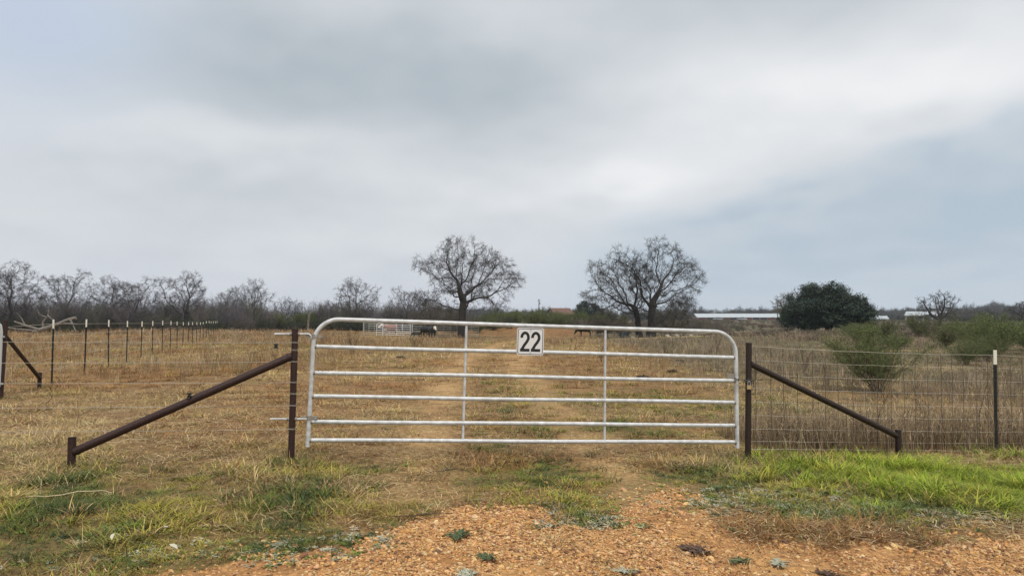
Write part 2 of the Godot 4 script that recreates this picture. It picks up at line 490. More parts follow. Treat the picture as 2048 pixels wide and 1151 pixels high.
	# loose straw lying on the ground
	for i in 30000:
		var d := 3.0 + 11.0 * pow(rng.randf(), 1.3)
		var x := rng.randf_range(-1.0, 1.0) * (0.74 * d + 1.6)
		survey(x, d)
		if w_gravel > 0.0 and rng.randf() > 0.05: continue
		if w_bright > 0.4 and rng.randf() < 0.9: continue
		if rng.randf() < w_green * 1.5: continue
		put(straw, gp(x, d, 0.012), rng.randf() * TAU, 1.0, 1.0, vary(STRAW_PALE if rng.randf() < 0.55 else BROWN, 0.3), rng.randf_range(-0.12, 0.12), rng.randf_range(-0.12, 0.12))
	# silvery leaf mats
	for i in 40000:
		var d := rng.randf_range(3.9, 6.8)
		var x := rng.randf_range(-3.2, 4.2)
		survey(x, d)
		if rng.randf() > w_silver * 0.8 or w_bright > 0.7: continue
		put(leafy, gp(x, d), rng.randf() * TAU, rng.randf_range(0.5, 1.1), rng.randf_range(0.5, 1.3), vary(SILVER if rng.randf() < 0.5 else (DARKGREEN if rng.randf() < 0.5 else GREEN), 0.35))
	# gravel
	var hues := [Color(0.70, 0.40, 0.15), Color(0.78, 0.50, 0.22), Color(0.62, 0.33, 0.12), Color(0.74, 0.54, 0.29), Color(0.48, 0.23, 0.10), Color(0.66, 0.39, 0.19), Color(0.22, 0.11, 0.06)]
	for i in 230000:
		var d := rng.randf_range(2.2, 6.3)
		var x := rng.randf_range(-3.4, 5.6)
		if absf(x) > 0.74 * d + 1.6: continue
		var spill := absf(rng.randfn()) * 0.28 if rng.randf() < 0.4 else 0.0
		survey(x + rng.randf_range(-spill, spill), d - spill)
		if w_gravel == 0.0: continue
		var bald := na.get_noise_2d(x * 7.0 + 300.0, d * 11.0)
		if bald > 0.22 and rng.randf() < 0.75: continue
		var s := 0.0054 * exp(rng.randfn(0.0, 0.42))
		var hue: Color = hues[mini(int(rng.randf() * 6.7), 6)]
		put(stones[i % 3], gp(x, d, s * 0.22), rng.randf() * TAU, s, s, vary(hue, 0.22), rng.randf_range(-0.5, 0.5), rng.randf_range(-0.5, 0.5))
	# standing dead weeds of the pasture
	for i in 26000:
		var d := 9.0 + 85.0 * pow(rng.randf(), 1.25)
		var x := rng.randf_range(-1.0, 1.0) * (0.74 * d + 2.0)
		survey(x, d)
		if w_rut > 0.15 or w_gravel > 0.0 or w_pale > 0.3: continue
		if d > 58.0 and x > -20.0 and x < 22.0 and rng.randf() < 0.8: continue
		var dens := clampf(0.35 + nb.get_noise_2d(x * 1.6 + 90.0, d * 1.6) * 1.2, 0.04, 1.0)
		dens *= maxf(smoothstep(3.5, 6.5, x), maxf(smoothstep(15.0, 21.0, d) * smoothstep(-3.0, -9.0, x), smoothstep(20.0, 40.0, d) * 0.55))
		if rng.randf() > dens: continue
		var s := rng.randf_range(0.6, 1.2) * (1.0 + smoothstep(25.0, 80.0, d) * 0.5)
		put(weeds if rng.randf() < 0.5 else weeds_b, gp(x, d), rng.randf() * TAU, s * (1.0 + smoothstep(15.0, 80.0, d) * 1.5), s * 0.8, vary((Color(0.33, 0.20, 0.095) if x < 4.0 + 0.06 * d else Color(0.21, 0.16, 0.115)) if rng.randf() < 0.6 else Color(0.36, 0.29, 0.18), 0.45))
	# weeds along the woven wire
	for i in 900:
		var x := rng.randf_range(2.7, 7.8)
		var d := 7.75 + (x - 2.5) * 0.3 + rng.randf_range(-0.05, 1.6)
		put(weeds, gp(x, d), rng.randf() * TAU, 0.8, rng.randf_range(0.5, 1.0), vary(Color(0.36, 0.28, 0.17) if rng.randf() < 0.6 else Color(0.20, 0.14, 0.09), 0.4))
	M.grass.roughness = 0.85
	scatter("green_grass", "short olive green grass growing in patches by the gate", "grass", tuft_mesh(16, 0.05, 0.035, 0.10, 0.75, 0.0042, 1), M.grass, short_a)
	scatter("green_grass", "short olive green grass growing in patches by the gate", "grass", tuft_mesh(14, 0.07, 0.03, 0.08, 0.55, 0.0045, 2), M.grass, short_b)
	scatter("dry_grass", "matted straw coloured dry grass over the pasture", "grass", tuft_mesh(16, 0.07, 0.03, 0.09, 0.35, 0.0045, 3), M.grass, dry_a)
	scatter("dry_grass", "matted straw coloured dry grass over the pasture", "grass", tuft_mesh(14, 0.06, 0.03, 0.11, 0.6, 0.0042, 4), M.grass, dry_b)
	scatter("tall_grass", "lush lime green tall grass along the woven wire fence", "grass", tuft_mesh(24, 0.055, 0.09, 0.22, 0.9, 0.0055, 5), M.grass, tall)
	scatter("straw", "loose pale straw lying on the ground", "straw", straw_mesh(6, 0.16, 4), M.grass, straw)
	scatter("silver_weeds", "low silvery green leafy weeds edging the gravel", "weeds", rosette_mesh(7, 18, 0.042, 0.0055), M.grass, leafy)
	for k in 3: scatter("gravel", "loose orange and tan gravel of the road edge", "gravel", stone_mesh(21 + k), M.stone, stones[k])
	scatter("dead_weeds", "thin brown dead weed stems standing in the pasture", "weeds", weed_mesh(8, 9, 0.55, 0.16), M.grass, weeds)
	scatter("dead_weeds", "thin brown dead weed stems standing in the pasture", "weeds", weed_mesh(9, 12, 0.42, 0.22), M.grass, weeds_b)
	print("tufts ", (short_a.size() + short_b.size() + dry_a.size() + dry_b.size()) / 16, " tall ", tall.size() / 16, " stones ", stones[0].size() * 3 / 16, " weeds ", (weeds.size() + weeds_b.size()) / 16, " leafy ", leafy.size() / 16, " straw ", straw.size() / 16)

# ------------------------------------------------------------------ trees
# a bare tree: limbs grow towards points spread through the crown, then carry fine crooked twigs
var tree_rng := RandomNumberGenerator.new()

func bare_tree_meshes(sd: int, fork_h: float, trunk_r: float, lean: Vector3, c: Vector3, e: Vector3, points: int, tip := 0.012, twigs := 3, drp := 0.15, step := 0.36) -> Array:
	var r := tree_rng
	r.seed = sd
	var aim := PackedVector3Array()
	var gaps := []
	for k in 9: gaps.append(Vector3(r.randf_range(-0.9, 0.9), r.randf_range(-0.7, 0.9), r.randf_range(-0.5, 0.9)))
	while aim.size() < points:
		var q := Vector3(r.randf_range(-1, 1), r.randf_range(-1, 1), r.randf_range(-1, 1))
		var l := q.length()
		# lumpy outline, thinner inside
		var edge := 0.86 + 0.17 * sin(q.x * 4.1 + sd) * cos(q.z * 3.7 - sd) + 0.12 * sin(q.y * 7.0 + q.x * 5.0 + sd * 2.0)
		var gap := false
		for b in gaps: gap = gap or q.distance_to(b) < 0.27
		if gap: continue
		if l > edge or r.randf() > 0.22 + 0.78 * l: continue
		if q.y < -0.35 and Vector2(q.x, q.z).length() < 0.35: continue
		aim.append(c + q * e)
	var pos := PackedVector3Array([Vector3(0, -0.2, 0)])
	var up := PackedInt32Array([-1])
	var n0 := 9
	for k in n0:
		var t := (k + 1.0) / n0
		pos.append(Vector3(lean.x * fork_h * t * t + r.randfn() * 0.03, fork_h * t, lean.z * fork_h * t * t + r.randfn() * 0.03)); up.append(k)
	var near := PackedInt32Array(); near.resize(points)
	var best := PackedFloat32Array(); best.resize(points); best.fill(1e9)
	var done := PackedByteArray(); done.resize(points)
	var fresh := 4
	var reach2 := pow(maxf(e.x, e.y) * 1.5, 2.0)
	var kill2 := pow(step * 1.35, 2.0)
	for it in 90:
		var size := pos.size()
		for a in points:
			if done[a]: continue
			var p := aim[a]
			var b := best[a]
			for k in range(fresh, size):
				var q := p.distance_squared_to(pos[k])
				if q < b: b = q; near[a] = k
			best[a] = b
			if b < kill2: done[a] = 1
		var pull := {}
		for a in points:
			if done[a] or best[a] > reach2: continue
			var k := near[a]
			pull[k] = pull.get(k, Vector3.ZERO) + (aim[a] - pos[k]).normalized()
		if pull.is_empty(): break
		fresh = size
		for k in pull:
			var v: Vector3 = pull[k]
			var back := (pos[k] - pos[up[k]]).normalized() if up[k] >= 0 else Vector3.UP
			v = v.normalized() + back * 0.45 + Vector3(r.randfn(), r.randfn(), r.randfn()) * 0.38
			v.y -= drp * smoothstep(0.3, 1.0, Vector2(pos[k].x - c.x, pos[k].z - c.z).length() / e.x)
			pos.append(pos[k] + v.normalized() * step); up.append(k)
		if pos.size() > 4200: break
	# thickness: every limb carries what grows on it
	var n := pos.size()
	var sum := PackedFloat32Array(); sum.resize(n)
	var rad := PackedFloat32Array(); rad.resize(n)
	var main := PackedInt32Array(); main.resize(n); main.fill(-1)
	for k in range(n - 1, -1, -1):
		rad[k] = maxf(pow(sum[k], 1.0 / 2.0), tip)
		if up[k] >= 0:
			sum[up[k]] += pow(rad[k], 2.0)
			if main[up[k]] < 0 or rad[k] > rad[main[up[k]]]: main[up[k]] = k
	var scale_r := trunk_r / rad[n0]
	for k in n: rad[k] = maxf(rad[k] * lerpf(1.0, scale_r, smoothstep(0.02, 0.2, rad[k])), tip) * (1.0 + 0.15 * smoothstep(0.03, 0.06, rad[k]) * (1.0 - smoothstep(0.12, 0.3, rad[k])))
	for k in n0 + 1: rad[k] = trunk_r * lerpf(1.3, 1.0, minf(k / 4.0, 1.0)) * lerpf(1.0, 0.9, k / float(n0))
	var trunk := MB.new(); var crown := MB.new()
	trunk.tube(pos.slice(0, n0 + 1), rad.slice(0, n0 + 1), 10, Color.WHITE, true)
	var started := PackedByteArray(); started.resize(n)
	for k in range(1, n):
		if k <= n0 or started[k]: continue
		# a chain starts where a limb leaves its parent
		var parent := up[k]
		if parent > n0 and main[parent] == k: continue
		var pts := PackedVector3Array([pos[parent]]); var rr := PackedFloat32Array([rad[k] * (1.15 if parent > n0 else 1.3)])
		var j := k
		while j >= 0:
			started[j] = 1
			pts.append(pos[j]); rr.append(rad[j])
			j = main[j]
		var sm := pts.duplicate()
		for m in range(1, pts.size() - 1): sm[m] = pts[m] * 0.64 + (pts[m - 1] + pts[m + 1]) * 0.18
		crown.tube(sm, rr, 7 if rr[0] > 0.08 else (5 if rr[0] > 0.035 else 4), Color.WHITE)
	# twigs
	for k in range(n0 + 1, n):
		if rad[k] > 0.05: continue
		var back := (pos[k] - pos[up[k]]).normalized()
		for w in twigs if main[k] >= 0 else twigs + 2:
			var dir := (back + Vector3(r.randfn(), r.randfn(), r.randfn()) * 0.9).normalized()
			var l := step * r.randf_range(0.7, 2.0)
			var tp := PackedVector3Array([pos[k]]); var tr := PackedFloat32Array([tip * 0.75])
			for m in 3:
				dir = (dir + Vector3(r.randfn(), r.randfn() - drp * 0.8, r.randfn()) * 0.3).normalized()
				tp.append(tp[m] + dir * l / 3.0); tr.append(tip * (0.65 - 0.1 * m))
			crown.tube(tp, tr, 3, Color.WHITE)
			var q := (dir + Vector3(r.randfn(), r.randfn(), r.randfn()) * 0.8).normalized()
			crown.tube(PackedVector3Array([tp[1], tp[1] + q * l * 0.28, tp[1] + (q + Vector3(r.randfn(), r.randfn(), r.randfn()) * 0.25).normalized() * l * 0.55]), PackedFloat32Array([tip * 0.6, tip * 0.5, tip * 0.4]), 3, Color.WHITE)
	return [trunk.mesh(), crown.mesh()]

func bare_tree(label: String, at: Vector3, meshes: Array, m: Material, turn := 0.0, scl := 1.0, group := "", stretch := 1.0) -> Node3D:
	var t := thing("bare_tree", label, "tree", at, group, turn)
	t.scale = Vector3(scl * stretch, scl, scl * stretch)
	part("trunk", meshes[0], m, t)
	part("crown", meshes[1], m, t)
	return t

func leafy_tree(called: String, label: String, at: Vector3, lobes: Array, leaves: int, leaf: float, sd: int, col: Color, trunk_r: float, trunk_h: float) -> Node3D:
	var r := RandomNumberGenerator.new(); r.seed = sd
	var t := thing(called, label, "tree", at)
	var tr := MB.new()
	for k in 3:
		var a := TAU * k / 3.0 + 0.4
		var pts := PackedVector3Array([Vector3(cos(a) * 0.1, -0.2, sin(a) * 0.1)]); var rad := PackedFloat32Array([trunk_r])
		for i in 6:
			var q := pts[i] + Vector3(cos(a) * 0.1 * i + r.randfn() * 0.1, trunk_h / 5.0, sin(a) * 0.1 * i + r.randfn() * 0.1)
			pts.append(q); rad.append(trunk_r * (1.0 - 0.13 * i))
		tr.tube(pts, rad, 7, Color.WHITE)
	part("trunk", tr.mesh(), M.bark_dark, t)
	var mb := MB.new()
	var total := 0.0
	for l in lobes: total += l[1].x * l[1].y + l[1].z
	for l in lobes:
		var c: Vector3 = l[0]; var e: Vector3 = l[1]
		var n := int(leaves * (e.x * e.y + e.z) / total)
		var clumps := maxi(int(n / 60), 6)
		for k in clumps:
			var o := Vector3(r.randfn(), r.randfn(), r.randfn()).normalized() * pow(r.randf_range(0.25, 1.0), 0.4)
			var cc := c + o * e
			var g := r.randf_range(0.4, 1.0) if r.randf() < 0.6 else r.randf_range(1.0, 2.2)
			var cl := Color(col.r * g, col.g * g, col.b * g * r.randf_range(0.8, 1.2))
			var sz := r.randf_range(0.14, 0.34) * (1.0 if leaf < 0.15 else 1.8)
			for j in 60:
				var p := cc + Vector3(r.randfn(), r.randfn() * 0.7, r.randfn()) * sz
				var a := Vector3(r.randfn(), r.randfn(), r.randfn()).normalized() * leaf * r.randf_range(0.6, 1.3)
				var b := a.cross(Vector3(r.randfn(), r.randfn(), r.randfn())).normalized() * leaf * 0.42
				mb.quad(p - a, p + b, p + a, p - b, cl)
	part("crown", mb.mesh(), M.leaf, t)
	return t

# a multi-stemmed shrub of thin rising stems with fine twigs and small leaves
func shrub_mesh(sd: int, stems: int, hh: float, width: float, twigs: int, leaves: int, leaf_col: Color, stem_col: Color, leaf := 0.03, thick := 0.012) -> ArrayMesh:
	var r := RandomNumberGenerator.new(); r.seed = sd
	var mb := MB.new()
	for s in stems:
		var a := r.randf() * TAU
		var out := Vector3(cos(a), 0, sin(a))
		var l := hh * r.randf_range(0.7, 1.15)
		var spread := sqrt(r.randf()) * width * 0.5
		var pts := PackedVector3Array([out * r.randf() * width * 0.07 + Vector3(0, -0.05, 0)]); var rad := PackedFloat32Array([thick])
		var segs := 6
		for i in segs:
			var t := float(i + 1) / segs
			pts.append(out * (spread * pow(t, 0.85)) + Vector3.UP * l * (t - 0.25 * t * t * spread / (width * 0.5)) + Vector3(r.randfn(), r.randfn() * 0.5, r.randfn()) * hh * 0.028)
			rad.append(thick * (1.0 - 0.7 * t))
		mb.tube(pts, rad, 3, stem_col)
		for k in twigs:
			var t := r.randf_range(0.22, 1.0) * segs
			var i := mini(int(t), segs - 1)
			var p := pts[i].lerp(pts[i + 1], t - i)
			var dir := ((pts[i + 1] - pts[i]).normalized() + Vector3(r.randfn(), r.randfn() * 0.6 + 0.2, r.randfn()) * 0.75).normalized()
			var tl := hh * r.randf_range(0.10, 0.30)
			var tp := PackedVector3Array([p]); var tq := PackedFloat32Array([thick * 0.5])
			for e in 3:
				dir = (dir + Vector3(r.randfn(), r.randfn(), r.randfn()) * 0.22).normalized()
				tp.append(tp[e] + dir * tl / 3.0); tq.append(thick * (0.4 - 0.08 * e))
			mb.tube(tp, tq, 3, stem_col)
			for f in leaves:
				var q := tp[1].lerp(tp[3], r.randf()) + Vector3(r.randfn(), r.randfn(), r.randfn()) * leaf
				var g := r.randf_range(0.6, 1.4)
				var u := Vector3(r.randfn(), r.randfn(), r.randfn()).normalized() * leaf * r.randf_range(0.6, 1.4)
				var w := u.cross(Vector3(r.randfn(), r.randfn(), r.randfn())).normalized() * leaf * 0.3
				mb.tri(q - u, q + w, q + u, Color(leaf_col.r * g, leaf_col.g * g, leaf_col.b * g))
	return mb.mesh()

func build_trees() -> void:
	# the great oak by the pens
	var oak := bare_tree_meshes(5, 4.6, 0.46, Vector3(0.02, 0, 0), Vector3(0.7, 7.3, 0), Vector3(6.9, 5.1, 5.8), 1250, 0.0125, 6, 0.35, 0.4)
	bare_tree("tallest bare oak with a round spreading crown standing beside the cattle pens", gp(-5.85, 86), oak, M.bark)
	var twin := bare_tree_meshes(17, 3.6, 0.48, Vector3(0.05, 0, 0), Vector3(1.0, 6.5, 0), Vector3(5.9, 5.0, 5.2), 1050, 0.0125, 6, 0.2, 0.4)
	bare_tree("thicker trunk of the two bare oaks growing together, with pale straw at its foot", gp(16.1, 84.5), twin, M.bark)
	var twin_b := bare_tree_meshes(29, 3.2, 0.34, Vector3(-0.12, 0, 0), Vector3(-2.5, 6.1, 0), Vector3(4.6, 4.7, 4.4), 800, 0.0125, 6, 0.2, 0.4)
	bare_tree("thinner bare oak leaning away from its thicker twin", gp(14.8, 85.2), twin_b, M.bark)
	# oaks along the wood
	var wa := bare_tree_meshes(41, 2.6, 0.24, Vector3(0.2, 0, 0), Vector3(0.2, 5.2, 0), Vector3(4.4, 3.6, 4.0), 560, 0.0135, 5, 0.15, 0.42)
	var wb := bare_tree_meshes(53, 2.8, 0.22, Vector3(-0.45, 0, 0), Vector3(-1.2, 5.2, 0), Vector3(4.2, 3.3, 3.8), 500, 0.0135, 5, 0.15, 0.42)
	var wc := bare_tree_meshes(67, 2.4, 0.2, Vector3(0.1, 0, 0), Vector3(0, 4.7, 0), Vector3(3.4, 3.2, 3.2), 430, 0.0135, 5, 0.2, 0.42)
	var wood := [
		[-59.5, 86, wa, 0.1, 0.97, "bare oak with a dark leaning trunk behind the fallen dead tree"],
		[-66.5, 92, wc, 2.0, 1.1, ""], [-55.5, 93, wb, 0.6, 0.93, ""], [-52.6, 97, wa, 3.2, 0.84, ""],
		[-45.5, 90, wb, 0.0, 0.80, "bare oak at the wood's edge leaning sharply over the line of steel posts"],
		[-41.5, 92, wa, 1.4, 0.89, ""], [-38.0, 99, wc, 4.0, 0.76, ""], [-35.6, 100, wc, 2.6, 0.92, ""], [-32.6, 106, wb, 2.0, 0.6, ""],
		[-22.4, 105, wa, 2.4, 0.88, "flat-topped bare oak with low forking limbs behind the cattle pens"],
		[-16.4, 108, wb, 2.9, 0.77, ""], [-12.5, 104, wc, 5.2, 0.74, ""], [-28.0, 112, wc, 0.3, 0.6, ""],
	]
	for w in wood:
		bare_tree(w[5] if w[5] else "bare grey oak crowding the edge of the wood beyond the pasture", gp(w[0], w[1]), w[2], M.bark_wood, w[3], w[4], "bare oaks along the edge of the wood")
	# low arching tree whose twigs hang beside the great oak
	var arch := bare_tree_meshes(71, 0.9, 0.15, Vector3(-0.3, 0, 0), Vector3(0, 2.2, 0), Vector3(3.9, 2.3, 2.8), 480, 0.014, 6, 0.8, 0.36)
	bare_tree("low bare tree with arching hanging twigs close behind the pen rails", gp(-9.8, 93), arch, M.bark_olive)
	bare_tree("low twiggy bare tree filling the space under the twin oaks", gp(19.5, 90), arch, M.bark_olive, 1.7, 1.0)
	bare_tree("low twiggy bare tree crouching behind the thinner twin oak", gp(11.8, 91), arch, M.bark_olive, 3.9, 0.85)
	# right hand field
	var far_a := bare_tree_meshes(83, 1.8, 0.5, Vector3(0, 0, 0), Vector3(0, 5.0, 0), Vector3(5.5, 4.1, 4.8), 420, 0.034, 4, 0.05, 0.55)
	bare_tree("bare oak with radiating limbs standing before the white barn", gp(99.5, 170), far_a, M.bark, 0.4, 0.93)
	bare_tree("bare oak at the end of the hedge past the white barn", gp(119.5, 170), far_a, M.bark, 2.2, 0.72)
	bare_tree("pale bare tree half hidden behind the dark evergreen oak", gp(46.0, 120), far_a, M.bark_olive, 1.1, 0.75)
	bare_tree("small bare tree at the side of the twin oaks before the long poultry house", gp(24.8, 108), wc, M.bark, 0.9, 0.75)
	# evergreen oaks
	var lobes := [[Vector3(0, 3.0, 0), Vector3(3.8, 1.9, 3.2)]]
	var lr := RandomNumberGenerator.new(); lr.seed = 8
	for k in 26:
		var a := PI * (k + lr.randf() * 0.8) / 26.0
		var rr := lr.randf_range(0.72, 1.0)
		var w := lr.randf_range(0.75, 1.35)
		lobes.append([Vector3(-cos(a) * 4.9 * rr, 1.5 + sin(a) * 4.0 * rr * (1.0 - 0.14 * cos(a * 2.0 + 0.5)), lr.randf_range(-1.6, 1.8)), Vector3(w * 1.15, w * 0.8, w)])
	for k in 30:
		var w := lr.randf_range(0.7, 1.2)
		var x := lr.randf_range(-4.4, 4.4)
		lobes.append([Vector3(x, lr.randf_range(1.1, 4.6 - 0.28 * absf(x)), lr.randf_range(-0.5, 2.6)), Vector3(w * 1.1, w * 0.75, w)])
	leafy_tree("live_oak", "large dark evergreen oak with a broad dense crown in the field", gp(38.8, 90), lobes, 110000, 0.10, 91, Color(0.028, 0.047, 0.030), 0.3, 2.6)
	leafy_tree("live_oak", "distant dark green oak beside the red roofed house", gp(24.2, 235), [[Vector3(0, 5.0, 0), Vector3(3.6, 2.4, 3.0)], [Vector3(-1.5, 4.0, 0), Vector3(3.0, 2.0, 2.6)], [Vector3(2.0, 3.6, 0), Vector3(2.4, 2.0, 2.4)]], 12000, 0.22, 95, Color(0.03, 0.045, 0.03), 0.3, 2.6)
	print("trees done ", Time.get_ticks_msec())

func build_brush() -> void:
	rng.seed = 31
	# tangled grey undergrowth of the wood
	var tangle := shrub_mesh(101, 26, 3.0, 3.2, 14, 0, Color.BLACK, Color(1, 1, 1), 0.03, 0.014)
	var thorn := shrub_mesh(103, 22, 1.5, 2.6, 14, 4, Color(1, 1, 1), Color(0.8, 0.8, 0.8), 0.06, 0.012)
	var buf := PackedFloat32Array(); var low := PackedFloat32Array()
	for i in 760:
		var x := rng.randf_range(-84.0, -6.0)
		var d := rng.randf_range(0.0, 26.0) + (87.0 if x < -32.0 else 101.0)
		if x > -16.0: d += 4.0
		var s := rng.randf_range(0.8, 1.45) * (0.95 if x < -33.0 else 0.9)
		var c := Color(0.135, 0.12, 0.125) if rng.randf() < 0.6 else Color(0.095, 0.098, 0.078)
		put(buf, gp(x, d), rng.randf() * TAU, s, s * rng.randf_range(0.65, 1.25), vary(c, 0.5))
	for i in 420:
		var x := rng.randf_range(-84.0, 0.0)
		var d := rng.randf_range(0.0, 10.0) + (85.0 if x < -32.0 else 98.0)
		if x > -16.0: d += 6.0
		var s := rng.randf_range(0.6, 1.2)
		put(low, gp(x, d), rng.randf() * TAU, s, s, vary(Color(0.045, 0.058, 0.035) if rng.randf() < 0.6 else Color(0.09, 0.08, 0.06), 0.3))
	# behind the bank and under the oaks
	for i in 120:
		var x := rng.randf_range(9.0, 30.0)
		var d := rng.randf_range(93.0, 120.0)
		if x < 13.0: d += 10.0
		var s := rng.randf_range(0.5, 0.85)
		put(buf, gp(x, d), rng.randf() * TAU, s, s * 0.8, vary(Color(0.11, 0.095, 0.075), 0.3))
	scatter("undergrowth", "tangled grey brown thicket of the wood beyond the pasture", "undergrowth", tangle, M.twig, buf)
	scatter("undergrowth", "dark low thorn scrub along the foot of the wood", "undergrowth", thorn, M.twig, low)
	# low brush over the far field
	var scrub := PackedFloat32Array()
	for i in 5200:
		var d := 60.0 + 360.0 * pow(rng.randf(), 1.4)
		var x := rng.randf_range(0.02, 0.78) * d + 4.0
		if d < 128.0 and x < 24.0: continue
		var n := nb.get_noise_2d(x * 0.7, d * 0.35)
		if rng.randf() > 0.45 + n: continue
		var s := rng.randf_range(0.25, 0.6) * (1.0 + d / 400.0)
		put(scrub, gp(x, d), rng.randf() * TAU, s * 1.3, s * (0.7 if d > 200.0 else 0.9) * 0.8, vary(Color(0.15, 0.115, 0.085) if rng.randf() < 0.6 else Color(0.11, 0.11, 0.06), 0.3))
	scatter("field_scrub", "low purplish brown scrub spread over the far field", "scrub", thorn, M.twig, scrub)
	# the line of trees on the horizon
	var crowns := shrub_mesh(107, 30, 1.0, 1.25, 16, 3, Color(1, 1, 1), Color(1, 1, 1), 0.035, 0.012)
	var far := PackedFloat32Array()
	for i in 620:
		var d := rng.randf_range(520.0, 760.0)
		var x := rng.randf_range(-0.12, 0.82) * d
		var s := rng.randf_range(4.5, 9.0) * (1.0 + 0.35 * nb.get_noise_2d(x * 0.2, 5.0))
		if x / d > 0.47: s *= 1.25
		put(far, gp(x, d), rng.randf() * TAU, s * 1.5, s, vary(Color(0.085, 0.085, 0.075), 0.3))
	for i in 260:
		var d := rng.randf_range(270.0, 420.0)
		var x := rng.randf_range(0.60, 0.80) * d
		var s := rng.randf_range(2.6, 5.0)
		put(far, gp(x, d), rng.randf() * TAU, s * 1.4, s, vary(Color(0.085, 0.08, 0.075), 0.3))
	for i in 150:
		var d := rng.randf_range(300.0, 480.0)
		var x := rng.randf_range(-0.3, 0.14) * d
		put(far, gp(x, d), rng.randf() * TAU, 4.0, rng.randf_range(2.4, 4.2), vary(Color(0.075, 0.085, 0.06), 0.3))
	scatter("treeline", "far wood along the horizon reading as one hazy band", "woods", crowns, M.twig, far)
	# green shrubs, each one a thing
	var olive := Color(0.115, 0.155, 0.048)
	var bark := Color(0.10, 0.085, 0.05)
	var ga := shrub_mesh(111, 50, 1.45, 2.3, 26, 14, olive, bark, 0.026, 0.007)
	var gb := shrub_mesh(113, 60, 2.0, 4.4, 26, 13, olive, bark, 0.05, 0.012)
	var gc := shrub_mesh(117, 36, 2.0, 3.4, 24, 10, Color(0.10, 0.12, 0.045), bark, 0.045, 0.014)
	var gd := shrub_mesh(119, 44, 2.6, 4.4, 22, 9, Color(0.105, 0.135, 0.04), bark, 0.085, 0.016)
	for q in [
		[8.35, 16.7, ga, 1.0, 0.0, "feathery olive green shrub growing just behind the woven wire fence"],
		[22.8, 35.0, gb, 0.95, 1.0, "wide green shrub behind the white tipped steel post"],
		[26.6, 37.0, gb, 0.85, 2.6, "spreading green shrub joined to the widest one beyond the woven wire"],
		[24.6, 33.0, gb, 0.6, 4.4, "low green shrub in front of the widest shrubs beyond the woven wire"],
		[33.4, 59.0, gc, 1.05, 0.7, "open green shrub with dark forked stems before the barn oak"],
		[27.2, 54.0, gc, 0.8, 3.1, "small green shrub at the foot of the dark evergreen oak"],
		[23.4, 49.0, gb, 0.62, 5.0, "low rounded green shrub before the dark evergreen oak"],
		[40.5, 64.0, gb, 0.75, 2.0, "green shrub on the rise below the white barn"]]:
		var o := thing("green_shrub", q[5], "shrub", gp(q[0], q[1]), "", q[4])
		o.scale = Vector3.ONE * q[3]
		part("foliage", q[2], M.twig, o)
	for q in [[20.2, 31.0, ga, 0.85], [17.6, 28.5, ga, 0.7], [26.0, 44.0, gc, 0.75], [30.5, 47.0, gb, 0.6], [35.2, 52.0, gb, 0.75], [38.5, 60.0, gc, 0.8], [22.0, 42.0, gb, 0.45], [31.0, 66.0, gb, 0.7], [45.0, 70.0, gb, 0.8], [29.0, 40.5, gb, 0.8], [33.0, 43.5, gb, 0.7], [50.0, 82.0, gb, 0.9]]:
		var o := thing("green_shrub", "dark green feathery shrub in the scrub beyond the woven wire fence", "shrub", gp(q[0], q[1]), "green shrubs scattered beyond the woven wire", q[0] * 1.3)
		o.scale = Vector3(1.1, 0.9, 1.1) * q[3]
		part("foliage", q[2], M.twig, o)
	for q in [[-1.8, 118, 0.9], [0.8, 121, 1.0], [3.2, 119, 0.95], [5.8, 122, 1.05], [8.2, 120, 0.9], [10.6, 123, 1.0], [13.0, 121, 0.85], [15.6, 125, 0.9], [-4.2, 117, 0.8], [-2.6, 104, 0.55], [-4.6, 101, 0.5], [-32.0, 100, 0.75], [-29.0, 103, 0.8], [-1.0, 124, 0.9], [18.4, 126, 0.8]]:
		var o := thing("green_shrub", "olive green shrub in the thicket behind the earth bank", "shrub", gp(q[0], q[1]), "green shrubs behind the earth bank", q[0] * 1.7)
		o.scale = Vector3(1.15, 1.3, 1.15) * q[2]
		part("foliage", gd, M.twig, o)
	# little bare bushes and saplings of the pasture
	var sa := shrub_mesh(131, 11, 1.0, 0.95, 9, 0, olive, Color(0.09, 0.07, 0.045), 0.02, 0.0065)
	var sb := shrub_mesh(137, 14, 0.8, 1.1, 10, 3, Color(0.15, 0.14, 0.06), Color(0.10, 0.08, 0.05), 0.016, 0.005)
	for q in [[-6.6, 30.3, sa, 1.15, "leafless little bush standing before the cattle pens"], [-5.0, 38.0, sb, 1.0, "pale green sapling bush between the gate rails and the cattle pens"], [6.4, 30.5, sb, 1.2, "twiggy bush in the pasture before the straw under the twin oaks"], [3.1, 25.5, sa, 0.7, "thin dark sapling standing in the dry grass beside the track"], [11.5, 41.0, sa, 0.95, "small dark bush behind the gate's chained end"], [-10.3, 40.0, sa, 0.7, "little leafless bush in the dry grass by the hinge post"], [5.6, 17.0, sa, 0.55, "dead sapling in the dry grass near the chained gate end"], [12.2, 26.0, sb, 1.1, "grey twiggy bush behind the woven wire near the brace"], [9.6, 24.0, sa, 0.9, "bare bush behind the sloping brace of the woven wire fence"]]:
		var o := thing("pasture_bush", q[4], "bush", gp(q[0], q[1]), "", q[0] * 2.3)
		o.scale = Vector3.ONE * q[3]
		part("foliage", q[2], M.twig, o)

